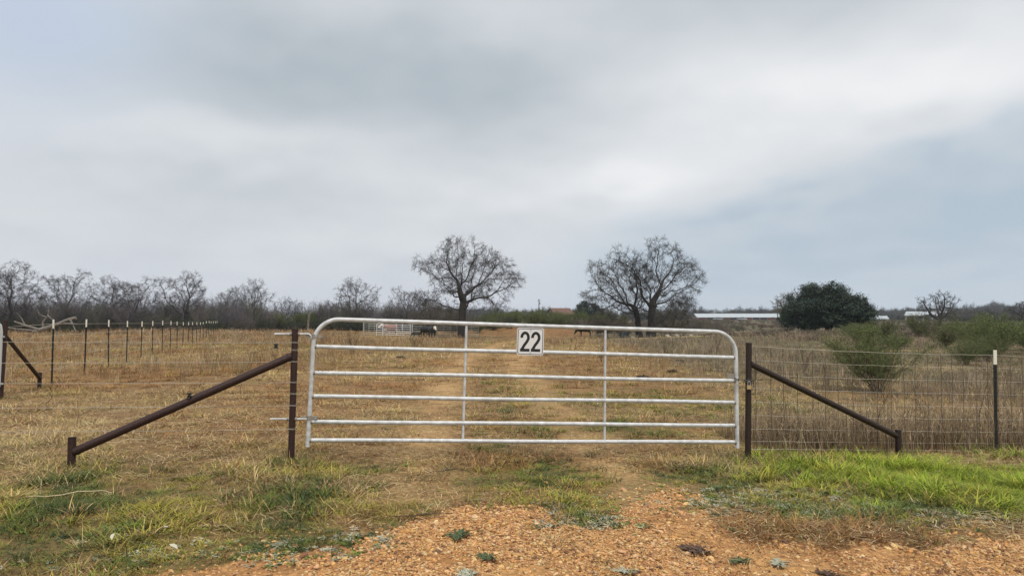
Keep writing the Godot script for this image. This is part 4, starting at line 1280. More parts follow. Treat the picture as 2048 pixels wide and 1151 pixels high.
func build_chain() -> void:
	var path := PackedVector3Array([Vector3(2.285, 0.742, -7.545), Vector3(2.31, 0.735, -7.53), Vector3(2.36, 0.732, -7.545), Vector3(2.41, 0.725, -7.575), Vector3(2.44, 0.715, -7.585)])
	var c := Curve3D.new()
	for p in path: c.add_point(p)
	var g := thing("chain", "short dark chain tying the gate frame to the dark pipe post", "chain", path[0])
	var n := 9
	for i in n:
		var a := c.sample_baked(c.get_baked_length() * (i + 0.1) / n); var b := c.sample_baked(c.get_baked_length() * (i + 0.9) / n)
		link(g, path[0], a, b, i % 2 == 1)
	# a turn round the post and round the gate upright
	for q in [[Vector3(2.452, 0.722, -7.62), 0.036, 9], [Vector3(2.313, 0.74, -7.58), 0.026, 7]]:
		for i in q[2]:
			var a0: float = TAU * i / q[2]; var a1: float = TAU * (i + 0.9) / q[2]
			link(g, path[0], q[0] + Vector3(cos(a0), 0.12 * sin(a0), sin(a0)) * q[1], q[0] + Vector3(cos(a1), 0.12 * sin(a1), sin(a1)) * q[1], i % 2 == 1)
	var at := Vector3(2.447, 0.700, -7.578)
	var k := thing("padlock", "small brass padlock hanging from the chain on the dark post", "padlock", at)
	var mb := MB.new()
	mb.box(Vector3(0, -0.045, 0), Vector3(0.021, 0, 0), Vector3(0, 0.018, 0), Vector3(0, 0, 0.008))
	mb.box(Vector3(0, -0.045, 0), Vector3(0.019, 0, 0), Vector3(0, 0.0195, 0), Vector3(0, 0, 0.0095))
	part("lock_body", mb.mesh(), M.brass, k)
	mb = MB.new()
	var pts := PackedVector3Array(); var rad := PackedFloat32Array()
	pts.append(Vector3(-0.012, -0.03, 0)); rad.append(0.0038)
	for i in 9:
		var a := PI - PI * i / 8.0
		pts.append(Vector3(cos(a) * 0.012, 0.003 + sin(a) * 0.013, 0)); rad.append(0.0038)
	pts.append(Vector3(0.012, -0.03, 0)); rad.append(0.0038)
	mb.tube(pts, rad, 8, Color.WHITE)
	part("shackle", mb.mesh(), M.galvanised, k)

func link(g: Node3D, o: Vector3, a: Vector3, b: Vector3, flat: bool) -> void:
	var mb := MB.new()
	var t := (b - a).normalized()
	var s := t.cross(Vector3.UP).normalized() if flat else Vector3.UP
	var c := (a + b) * 0.5
	var l := a.distance_to(b) * 0.68
	var pts := PackedVector3Array(); var rad := PackedFloat32Array()
	for i in 13:
		var an := TAU * i / 12.0
		pts.append(c + t * cos(an) * l + s * sin(an) * 0.0095 - o); rad.append(0.0028)
	mb.tube(pts, rad, 6, Color.WHITE)
	part("link", mb.mesh(), M.chain, g)

# ------------------------------------------------------------------ pens and cattle
func panel(label: String, a: Vector3, b: Vector3, h: float, rails: int, r: float, m: Material, round_top: bool, stays: int) -> void:
	var g := thing("corral_panel", label, "corral panel", a, "panels of the cattle pens")
	var e := b - a
	var mb := MB.new()
	var c := 0.25 if round_top else 0.03
	var dir := e.normalized()
	var pts := PackedVector3Array([Vector3(0, -0.05, 0), Vector3(0, h - c, 0)])
	for i in range(1, 6):
		var an := PI / 2.0 * i / 5.0
		pts.append(dir * c * (1.0 - cos(an)) + Vector3(0, h - c + c * sin(an), 0))
	pts.append(e - dir * c + Vector3(0, h, 0))
	for i in range(1, 6):
		var an := PI / 2.0 * i / 5.0
		pts.append(e - dir * c * (1.0 - sin(an)) + Vector3(0, h - c + c * cos(an), 0))
	pts.append(e + Vector3(0, -0.05, 0))
	var rad := PackedFloat32Array()
	for i in pts.size(): rad.append(r)
	mb.tube(pts, rad, 6, Color.WHITE, true)
	part("frame", mb.mesh(), m, g)
	for k in rails - 1:
		mb = MB.new()
		var y := 0.16 + (h - 0.16) * k / (rails - 1.0)
		mb.rod(Vector3(0, y, 0), e + Vector3(0, y, 0), r * 0.9, 6)
		part("rail", mb.mesh(), m, g)
	for k in stays:
		mb = MB.new()
		var q := e * (k + 1.0) / (stays + 1.0)
		mb.rod(q + Vector3(0, 0.16, 0), q + Vector3(0, h, 0), r * 0.8, 6)
		part("stay", mb.mesh(), m, g)

func build_pens() -> void:
	var P := func(x: float, d: float) -> Vector3: return gp(x, d, 0.0)
	panel("galvanised corral panel forming the far corner of the cattle pens", P.call(-18.3, 90.5), P.call(-17.6, 86.5), 1.65, 7, 0.024, M.panel, false, 1)
	panel("short galvanised corral panel next to the white pen gate", P.call(-17.6, 86.5), P.call(-15.55, 86.2), 1.65, 7, 0.024, M.panel, false, 2)
	panel("small white gate with rounded corners set in the pens", P.call(-15.9, 85.8), P.call(-15.2, 86.0), 1.5, 6, 0.028, M.panel_white, true, 0)
	panel("white pen gate with rounded corners in front of the brown cow", P.call(-15.2, 86.0), P.call(-11.95, 86.0), 1.6, 7, 0.032, M.panel_white, true, 1)
	panel("thin grey corral panel beside the tall white pen posts", P.call(-11.75, 86.2), P.call(-8.9, 87.0), 1.5, 6, 0.027, M.panel, false, 1)
	panel("thin grey corral panel behind the two loose black cattle", P.call(-8.9, 87.0), P.call(-6.6, 87.6), 1.5, 6, 0.027, M.panel, false, 2)
	panel("thin grey corral panel ending at the tallest oak", P.call(-6.6, 87.6), P.call(-4.0, 88.2), 1.5, 6, 0.027, M.panel, false, 2)
	panel("rear corral panel of the pens seen through the white gate", P.call(-18.3, 93.5), P.call(-15.0, 94.0), 1.65, 7, 0.022, M.panel, false, 1)
	panel("rear corral panel of the pens behind the black cow", P.call(-15.0, 94.0), P.call(-11.6, 94.2), 1.65, 7, 0.022, M.panel, false, 1)
	for q in [[-12.95, 86.3, "tall white pole rising behind the white pen gate"], [-11.75, 86.0, "tall white pole where white pen gate and thin panels meet"]]:
		var mb := MB.new()
		mb.rod(Vector3(0, -0.2, 0), Vector3(0, 2.05, 0), 0.038, 8)
		mb.rod(Vector3(0, 2.05, 0), Vector3(0, 2.08, 0), 0.046, 8)
		var o := solo("pen_pole", mb.mesh(), M.panel_white, gp(q[0], q[1]))
		meta(o, q[2], "pole")
	# a pale rail on short props behind the twin oaks
	var g := thing("pole_rail", "thin pale rail on short props running behind the twin oaks", "rail", gp(9.6, 88.0))
	var mb := MB.new()
	var pts := PackedVector3Array(); var rad := PackedFloat32Array()
	for i in 12:
		var x := 9.6 + i * 1.75
		pts.append(gp(x, 88.0 - i * 0.25, 0.42 + 0.1 * sin(i * 0.7)) - g.position); rad.append(0.03)
	mb.tube(pts, rad, 6, Color.WHITE, true)
	part("rail", mb.mesh(), M.pale_wood, g)
	for i in range(1, 12, 2):
		mb = MB.new()
		mb.rod(pts[i] - Vector3(0, 0.6, 0), pts[i], 0.03, 6)
		part("prop", mb.mesh(), M.pale_wood, g)
	# feed tub
	g = thing("feed_tub", "dark round tub lying beside the twin oaks", "tub", gp(12.9, 84.0))
	mb = MB.new()
	mb.tube(PackedVector3Array([Vector3(0, 0, 0), Vector3(0, 0.1, 0), Vector3(0, 0.62, 0), Vector3(0, 0.66, 0), Vector3(0, 0.62, 0), Vector3(0, 0.1, 0)]), PackedFloat32Array([0.5, 0.52, 0.6, 0.6, 0.56, 0.48]), 18, Color.WHITE, true)
	part("wall", mb.mesh(), M.tub, g)
	mb = MB.new()
	mb.tube(PackedVector3Array([Vector3(0.605, 0.64, 0), Vector3(0.43, 0.64, 0.43), Vector3(0, 0.64, 0.605), Vector3(-0.43, 0.64, 0.43), Vector3(-0.605, 0.64, 0), Vector3(-0.43, 0.64, -0.43), Vector3(0, 0.64, -0.605), Vector3(0.43, 0.64, -0.43), Vector3(0.605, 0.64, 0)]), PackedFloat32Array([0.025, 0.025, 0.025, 0.025, 0.025, 0.025, 0.025, 0.025, 0.025]), 6, Color.WHITE)
	part("rim", mb.mesh(), M.tub, g)
	# pale limestone lumps and straw at the foot of the twin oaks
	rng.seed = 44
	var hay := PackedFloat32Array()
	for i in 2600:
		var x := rng.randf_range(10.8, 21.0)
		var d := 78.0 + rng.randfn() * 0.9 + 0.25 * sin(x)
		put(hay, gp(x, d, 0.02), rng.randf() * TAU, rng.randf_range(1.6, 3.2), rng.randf_range(1.5, 3.5), vary(Color(0.60, 0.50, 0.27), 0.2))
	for i in 1500:
		var x := rng.randf_range(-17.0, -6.0)
		var d := 83.3 + rng.randfn() * 0.8
		put(hay, gp(x, d, 0.02), rng.randf() * TAU, rng.randf_range(1.6, 3.0), rng.randf_range(1.2, 2.2), vary(Color(0.58, 0.47, 0.26), 0.2))
	scatter("spread_straw", "pale straw spread at the twin oaks and the pens", "straw", straw_mesh(61, 0.17, 10), M.grass, hay)
	var st := stone_mesh(77)
	for q in [[16.9, 79.5, 0.42], [18.0, 80.2, 0.3], [13.4, 81.0, 0.24], [19.4, 79.2, 0.26]]:
		var o := solo("pale_rock", st, M.rock, gp(q[0], q[1], 0.1))
		o.scale = Vector3(q[2] * 1.4, q[2], q[2]); o.rotation.y = q[0]
		meta(o, "pale rock lying in the straw under the twin oaks", "rock", "pale rocks under the twin oaks")

# bodies as smoothly joined tapered capsules, meshed with surface nets
func body_mesh(bones: Array, cell: float, lo: Vector3, hi: Vector3, paint: Callable) -> ArrayMesh:
	var nx := int((hi.x - lo.x) / cell) + 1; var ny := int((hi.y - lo.y) / cell) + 1; var nz := int((hi.z - lo.z) / cell) + 1
	var f := PackedFloat32Array(); f.resize(nx * ny * nz)
	var K := 0.07
	f.fill(1.0)
	for bn in bones:
		var a: Vector3 = bn[0]; var b: Vector3 = bn[1]; var ra: float = bn[2]; var rb: float = bn[3]
		var ab := b - a
		var inv := 1.0 / maxf(ab.length_squared(), 1e-6)
		var reach := maxf(ra, rb) + 0.2
		var p0 := (Vector3(minf(a.x, b.x), minf(a.y, b.y), minf(a.z, b.z)) - Vector3.ONE * reach - lo) / cell
		var p1 := (Vector3(maxf(a.x, b.x), maxf(a.y, b.y), maxf(a.z, b.z)) + Vector3.ONE * reach - lo) / cell
		for z in range(maxi(int(p0.z), 0), mini(int(p1.z) + 1, nz)):
			for y in range(maxi(int(p0.y), 0), mini(int(p1.y) + 1, ny)):
				for x in range(maxi(int(p0.x), 0), mini(int(p1.x) + 1, nx)):
					var p := lo + Vector3(x, y, z) * cell
					var t := clampf((p - a).dot(ab) * inv, 0.0, 1.0)
					var dd := p.distance_to(a + ab * t) - lerpf(ra, rb, t)
					var i := (z * ny + y) * nx + x
					var e := f[i]
					var h := clampf(0.5 + 0.5 * (dd - e) / K, 0.0, 1.0)
					f[i] = lerpf(dd, e, h) - K * h * (1.0 - h)
	var id := PackedInt32Array(); id.resize(nx * ny * nz); id.fill(-1)
	var mb := MB.new()
	var sxy := nx * ny
	for z in nz - 1:
		for y in ny - 1:
			for x in nx - 1:
				var i := (z * ny + y) * nx + x
				var c := [f[i], f[i + 1], f[i + nx], f[i + nx + 1], f[i + sxy], f[i + sxy + 1], f[i + sxy + nx], f[i + sxy + nx + 1]]
				var neg := 0
				for q in c: neg += 1 if q < 0.0 else 0
				if neg == 0 or neg == 8: continue
				var s := Vector3.ZERO; var n := 0
				for e in [[0, 1], [2, 3], [4, 5], [6, 7], [0, 2], [1, 3], [4, 6], [5, 7], [0, 4], [1, 5], [2, 6], [3, 7]]:
					var u: float = c[e[0]]; var w: float = c[e[1]]
					if (u < 0.0) != (w < 0.0):
						var t := u / (u - w)
						var pa := Vector3(e[0] & 1, (e[0] >> 1) & 1, (e[0] >> 2) & 1); var pb := Vector3(e[1] & 1, (e[1] >> 1) & 1, (e[1] >> 2) & 1)
						s += pa.lerp(pb, t); n += 1
				var g := Vector3(c[1] - c[0] + c[3] - c[2] + c[5] - c[4] + c[7] - c[6], c[2] - c[0] + c[3] - c[1] + c[6] - c[4] + c[7] - c[5], c[4] - c[0] + c[5] - c[1] + c[6] - c[2] + c[7] - c[3]).normalized()
				id[i] = mb.v.size()
				var p := lo + (Vector3(x, y, z) + s / n) * cell
				mb.v.append(p); mb.n.append(g); mb.c.append(paint.call(p))
	for z in range(1, nz - 1):
		for y in range(1, ny - 1):
			for x in range(1, nx - 1):
				var i := (z * ny + y) * nx + x
				for ax in 3:
					var st: int = [1, nx, sxy][ax]
					if (f[i] < 0.0) == (f[i + st] < 0.0): continue
					var u: int = [nx, sxy, 1][ax]; var w: int = [sxy, 1, nx][ax]
					var q := [id[i], id[i - u], id[i - u - w], id[i - w]]
					if q.has(-1): continue
					if f[i] < 0.0: mb.ix.append_array(PackedInt32Array([q[0], q[2], q[1], q[0], q[3], q[2]]))
					else: mb.ix.append_array(PackedInt32Array([q[0], q[1], q[2], q[0], q[2], q[3]]))
	for t in range(0, mb.ix.size(), 3):
		var a := mb.ix[t]; var b := mb.ix[t + 1]; var c := mb.ix[t + 2]
		if (mb.v[c] - mb.v[a]).cross(mb.v[b] - mb.v[a]).dot(mb.n[a] + mb.n[b] + mb.n[c]) < 0.0:
			mb.ix[t + 1] = c; mb.ix[t + 2] = b
	return mb.mesh()

func cow_bones(head_down: bool) -> Array:
	var V := func(x: float, y: float, z: float) -> Vector3: return Vector3(x, y, z)
	var b := [[V.call(0.55, 0.98, 0), V.call(-0.1, 0.93, 0), 0.34, 0.36], [V.call(-0.1, 0.93, 0), V.call(-0.62, 1.02, 0), 0.36, 0.32], [V.call(0.62, 0.92, 0), V.call(0.72, 0.72, 0), 0.27, 0.16], [V.call(-0.55, 1.2, 0), V.call(0.55, 1.22, 0), 0.13, 0.14]]
	var hd: Vector3 = V.call(1.12, 1.24, 0) if not head_down else V.call(1.18, 0.72, 0)
	var nose: Vector3 = V.call(1.44, 1.02, 0) if not head_down else V.call(1.36, 0.38, 0)
	b += [[V.call(0.68, 1.1, 0), hd, 0.25, 0.16], [hd, nose, 0.145, 0.085], [nose, nose + V.call(0.05, -0.01, 0), 0.085, 0.08]]
	for s in [-1.0, 1.0]:
		b += [[V.call(0.52, 0.8, s * 0.17), V.call(0.54, 0.44, s * 0.17), 0.13, 0.075], [V.call(0.54, 0.44, s * 0.17), V.call(0.53, 0.12, s * 0.17), 0.065, 0.05], [V.call(0.53, 0.12, s * 0.17), V.call(0.57, 0.04, s * 0.17), 0.055, 0.055],
			[V.call(-0.62, 0.95, s * 0.17), V.call(-0.5, 0.62, s * 0.18), 0.21, 0.12], [V.call(-0.5, 0.62, s * 0.18), V.call(-0.7, 0.42, s * 0.18), 0.11, 0.065], [V.call(-0.7, 0.42, s * 0.18), V.call(-0.66, 0.12, s * 0.18), 0.06, 0.05], [V.call(-0.66, 0.12, s * 0.18), V.call(-0.62, 0.04, s * 0.18), 0.055, 0.055],
			[hd + V.call(-0.02, 0.08, s * 0.1), hd + V.call(-0.08, 0.07, s * 0.28), 0.045, 0.03]]
	b += [[V.call(-0.9, 1.18, 0), V.call(-1.0, 0.75, 0), 0.035, 0.028], [V.call(-1.0, 0.75, 0), V.call(-0.99, 0.5, 0), 0.03, 0.055]]
	return b

func build_cattle() -> void:
	var black := func(_p: Vector3) -> Color: return Color(0.014, 0.013, 0.014)
	var white_face := func(p: Vector3) -> Color: return Color(0.62, 0.58, 0.52) if (p.x > 1.0 and p.y > 0.5 and absf(p.z) < 0.18) else Color(0.014, 0.013, 0.014)
	var hereford := func(p: Vector3) -> Color:
		if p.x > 0.98 and absf(p.z) < 0.2: return Color(0.68, 0.63, 0.56)
		if p.x > 0.4 and p.y > 1.28 or p.y < 0.25 or (p.x > 0.6 and p.y < 0.85): return Color(0.6, 0.55, 0.48)
		return Color(0.19, 0.062, 0.028)
	var lo := Vector3(-1.15, -0.06, -0.55); var hi := Vector3(1.65, 1.5, 0.55)
	var up := cow_bones(false); var down := cow_bones(true)
	var mb_black := body_mesh(up, 0.045, lo, hi, black)
	var mb_graze := body_mesh(down, 0.045, lo, hi, black)
	var mb_face := body_mesh(up, 0.045, lo, hi, white_face)
	var mb_red := body_mesh(up, 0.045, lo, hi, hereford)
	for q in [
		["brown cow with a white face standing behind the white pen gate", mb_red, -14.6, 88.0, -2.6, 1.0],
		["black cow standing in the pen behind the white gate", mb_black, -12.75, 88.6, 3.3, 1.0],
		["black cow standing outside the pens against the thin rails", mb_black, -10.25, 86.3, 2.3, 0.98],
		["black cow with a pale face facing out beside the thin rails", mb_face, -9.3, 84.9, -1.15, 1.0],
		["small black calf with head down by the bush at the pens", mb_graze, -11.1, 85.2, 3.2, 0.52],
		["black cow grazing on the earth bank beyond the gate", mb_graze, 9.6, 96.0, 3.14, 1.0],
		["reddish brown cow with white legs on the earth bank by the straw", mb_red, 11.6, 95.0, 2.5, 1.0]]:
		var o := solo("cow", q[1], M.hide, gp(q[2], q[3], -0.02))
		o.rotation.y = q[4]; o.scale = Vector3.ONE * q[5]
		meta(o, q[0], "cow")

# ------------------------------------------------------------------ far buildings, poles, dead wood
func roofed(g: Node3D, w: float, l: float, eave: float, ridge: float, wall: Material, roof: Material, over := 0.4, ribs := 0) -> void:
	# a gabled shed: length along x, width along z, centred on its base
	for s in [-1.0, 1.0]:
		var mb := MB.new()
		mb.box(Vector3(0, eave * 0.5 - 0.3, s * (w * 0.5 - 0.06)), Vector3(l * 0.5, 0, 0), Vector3(0, eave * 0.5 + 0.3, 0), Vector3(0, 0, 0.06))
		part("side_wall", mb.mesh(), wall, g)
		mb = MB.new()
		var x: float = s * (l * 0.5 - 0.06)
		var a := Vector3(x, -0.6, -w * 0.5 + 0.13); var b := Vector3(x, -0.6, w * 0.5 - 0.13)
		var c := Vector3(x, eave, w * 0.5 - 0.13); var d := Vector3(x, eave, -w * 0.5 + 0.13); var e := Vector3(x, ridge - 0.05, 0)
		var t := Vector3(0.1 * s, 0, 0)
		for k in 2:
			var f: Vector3 = t * (k - 0.5)
			mb.quad(a + f, d + f, c + f, b + f); mb.tri(d + f, e + f, c + f)
		part("gable_wall", mb.mesh(), wall, g)
		mb = MB.new()
		var dn := Vector3(0, eave - ridge, s * w * 0.5)
		var run := dn * (1.0 + over / dn.length())
		var nn := Vector3(1, 0, 0).cross(dn).normalized()
		if nn.y < 0: nn = -nn
		mb.box(Vector3(0, ridge, 0) + run * 0.5, Vector3(l * 0.5 + over, 0, 0), run * 0.5, nn * 0.05)
		var r := part("roof", mb.mesh(), roof, g)
		for k in ribs:
			mb = MB.new()
			var xx := (float(k) / (ribs - 1) - 0.5) * (l + over)
			mb.box(Vector3(xx, ridge, 0) + run * 0.5 + nn * 0.07, Vector3(0.06, 0, 0), run * 0.5, nn * 0.02)
			part("roof_rib", mb.mesh(), roof, r)

func opening(g: Node3D, called: String, x: float, y: float, w: float, h: float, z: float, m: Material) -> void:
	var mb := MB.new()
	mb.box(Vector3(x, y, z), Vector3(w * 0.5, 0, 0), Vector3(0, h * 0.5, 0), Vector3(0, 0, 0.04))
	part(called, mb.mesh(), m, g)

func build_far() -> void:
	# white barn, seen on its long side and one gable
	var g := thing("barn", "pale grey metal barn with a white roof behind the bare oak", "barn", gp(232.5, 402) + Vector3(0, -0.2, 0), "", -0.62)
	roofed(g, 15.0, 27.0, 3.0, 5.2, M.barn_wall, M.roof_white, 0.4, 10)
	for k in 6: opening(g, "open_bay", -11.0 + k * 4.2, 1.3, 3.5, 2.4, 7.46, M.dark)
	# low white roof
	g = thing("shed", "low shed with a plain white roof between the evergreen oak and the barn", "shed", gp(212.0, 440) + Vector3(0, -0.9, 0), "", -0.3)
	roofed(g, 12.0, 24.0, 1.9, 3.7, M.barn_wall, M.roof_white, 0.5, 8)
	# long poultry house
	g = thing("poultry_house", "very long low building with a bright white roof on the horizon", "poultry house", gp(136.0, 420) + Vector3(0, -0.3, 0), "", 0.0)
	roofed(g, 13.0, 62.0, 2.2, 4.3, M.house_wall, M.roof_white, 0.5, 20)
	for k in 14: opening(g, "side_curtain", -28.0 + k * 4.3, 1.35, 3.7, 1.1, 6.47, M.dark if k % 3 else M.curtain_red)
	# red roofed house
	g = thing("farmhouse", "small house with a rusty red roof among the trees behind the bank", "house", gp(15.2, 232) + Vector3(0, 0.5, 0), "", 0.35)
	roofed(g, 8.0, 6.0, 2.7, 4.6, M.house_wall, M.roof_red, 0.5, 0)
	opening(g, "door", 0.3, 1.1, 1.0, 2.1, 3.97, M.dark)
	for x in [-1.9, 2.1]: opening(g, "window", x, 1.6, 1.0, 1.1, 3.97, M.dark)
	# red shed by the barn
	g = thing("shed", "small dark red shed beside the gable of the white barn", "shed", gp(257.0, 404) + Vector3(0, -0.2, 0), "", -0.3)
	roofed(g, 5.0, 7.0, 1.9, 3.1, M.shed_red, M.shed_red, 0.3, 0)
	opening(g, "door", 0.6, 0.9, 1.2, 1.9, 2.46, M.dark)
	# vehicles by the long house
	for q in [[111.5, 396, 0.0, "white pickup truck parked near the far end of the long building"], [124.5, 396, 0.3, "white van parked in front of the long building's red curtains"]]:
		g = thing("parked_vehicle", q[3], "vehicle", gp(q[0], q[1]), "", q[2])
		var mb := MB.new()
		mb.box(Vector3(0, 0.85, 0), Vector3(2.5, 0, 0), Vector3(0, 0.42, 0), Vector3(0, 0, 0.9))
		part("body", mb.mesh(), M.roof_white, g)
		mb = MB.new()
		var b := 0.78
		mb.quad(Vector3(-1.0, 1.27, b), Vector3(-0.6, 1.85, b * 0.9), Vector3(0.7, 1.85, b * 0.9), Vector3(1.2, 1.27, b))
		mb.quad(Vector3(1.2, 1.27, -b), Vector3(0.7, 1.85, -b * 0.9), Vector3(-0.6, 1.85, -b * 0.9), Vector3(-1.0, 1.27, -b))
		mb.quad(Vector3(-0.6, 1.85, b * 0.9), Vector3(-0.6, 1.85, -b * 0.9), Vector3(0.7, 1.85, -b * 0.9), Vector3(0.7, 1.85, b * 0.9))
		mb.quad(Vector3(0.7, 1.85, b * 0.9), Vector3(0.7, 1.85, -b * 0.9), Vector3(1.2, 1.27, -b), Vector3(1.2, 1.27, b))
		mb.quad(Vector3(-1.0, 1.27, b), Vector3(-1.0, 1.27, -b), Vector3(-0.6, 1.85, -b * 0.9), Vector3(-0.6, 1.85, b * 0.9))
		part("cab", mb.mesh(), M.dark, g)
		for x in [-1.5, 1.6]:
			for z in [-0.85, 0.85]:
				mb = MB.new()
				mb.rod(Vector3(x, 0.36, z - 0.12), Vector3(x, 0.36, z + 0.12), 0.38, 14)
				part("wheel", mb.mesh(), M.black_plastic, g)
	# utility poles
	for q in [[123.5, 340.0, 9.0, "wooden utility pole beside the dark evergreen oak"], [9.6, 260.0, 8.6, "thin utility pole rising over the green shrubs behind the bank"]]:
		g = thing("utility_pole", q[3], "utility pole", gp(q[0], q[1]))
		var mb := MB.new()
		mb.tube(PackedVector3Array([Vector3(0, -0.3, 0), Vector3(0, q[2], 0)]), PackedFloat32Array([0.2, 0.13]), 8, Color.WHITE, true)
		part("pole", mb.mesh(), M.bark, g)
		mb = MB.new()
		mb.box(Vector3(0, q[2] - 0.5, 0.16), Vector3(0.6, 0, 0), Vector3(0, 0.06, 0), Vector3(0, 0, 0.05))
		part("crossarm", mb.mesh(), M.bark, g)
		mb = MB.new()
		mb.rod(Vector3(0.3, q[2] - 1.9, 0.2), Vector3(0.3, q[2] - 1.1, 0.2), 0.24, 10)
		part("transformer", mb.mesh(), M.panel, g)
	# the fallen dead tree at the edge of the wood
	var o := gp(-49.8, 80.0)
	g = thing("fallen_tree", "fallen dead tree with bleached broken limbs at the wood's edge", "dead tree", o)
	for q in [
		[[Vector3(-3.0, 0.3, 0.3), Vector3(-1.4, 0.8, 0.1), Vector3(0.2, 1.35, 0), Vector3(1.5, 1.95, -0.1), Vector3(2.5, 2.2, -0.2)], [0.30, 0.30, 0.27, 0.25, 0.22], "trunk"],
		[[Vector3(1.9, 1.95, 0.1), Vector3(2.4, 1.2, 0.3), Vector3(3.0, 0.3, 0.5)], [0.14, 0.11, 0.07], "limb"],
		[[Vector3(1.0, 1.5, 0.1), Vector3(2.2, 1.45, 0.4), Vector3(3.1, 1.35, 0.6)], [0.09, 0.08, 0.05], "limb"],
		[[Vector3(-1.8, 0.7, 0.1), Vector3(-1.9, 1.7, 0), Vector3(-1.3, 2.5, -0.1), Vector3(-1.15, 3.3, 0), Vector3(-1.25, 3.9, 0.1)], [0.17, 0.14, 0.1, 0.07, 0.04], "limb"],
		[[Vector3(-1.5, 2.3, 0), Vector3(-2.3, 2.7, 0.2), Vector3(-2.6, 3.4, 0.2)], [0.09, 0.06, 0.03], "limb"],
		[[Vector3(-1.3, 2.55, 0), Vector3(-0.7, 2.2, 0.3), Vector3(-0.1, 1.9, 0.5)], [0.08, 0.06, 0.04], "limb"],
		[[Vector3(-2.2, 0.6, 0.3), Vector3(-4.0, 1.2, 0.5), Vector3(-5.6, 1.75, 0.4)], [0.2, 0.15, 0.08], "limb"],
		[[Vector3(-4.0, 1.2, 0.5), Vector3(-4.6, 2.2, 0.4), Vector3(-5.2, 2.9, 0.5)], [0.09, 0.06, 0.03], "limb"],
		[[Vector3(-2.8, 0.5, 0.3), Vector3(-5.0, 0.7, 0.8), Vector3(-6.6, 1.0, 0.9)], [0.13, 0.09, 0.05], "limb"]]:
		var mb := MB.new()
		mb.tube(PackedVector3Array(q[0]), PackedFloat32Array(q[1]), 9, Color.WHITE, true)
		part(q[2], mb.mesh(), M.dead_wood, g)
	g.scale = Vector3.ONE * 0.8
	# a bleached snag in the thicket
	var mb2 := MB.new()
	mb2.tube(PackedVector3Array([Vector3(0, -0.2, 0), Vector3(0.03, 1.2, 0), Vector3(0.12, 2.2, 0), Vector3(0.16, 2.9, 0)]), PackedFloat32Array([0.16, 0.14, 0.12, 0.06]), 8, Color.WHITE, true)
	var sn := solo("dead_snag", mb2.mesh(), M.dead_wood, gp(-27.2, 97.5))
	meta(sn, "bleached upright dead trunk standing before the dark thicket", "snag")

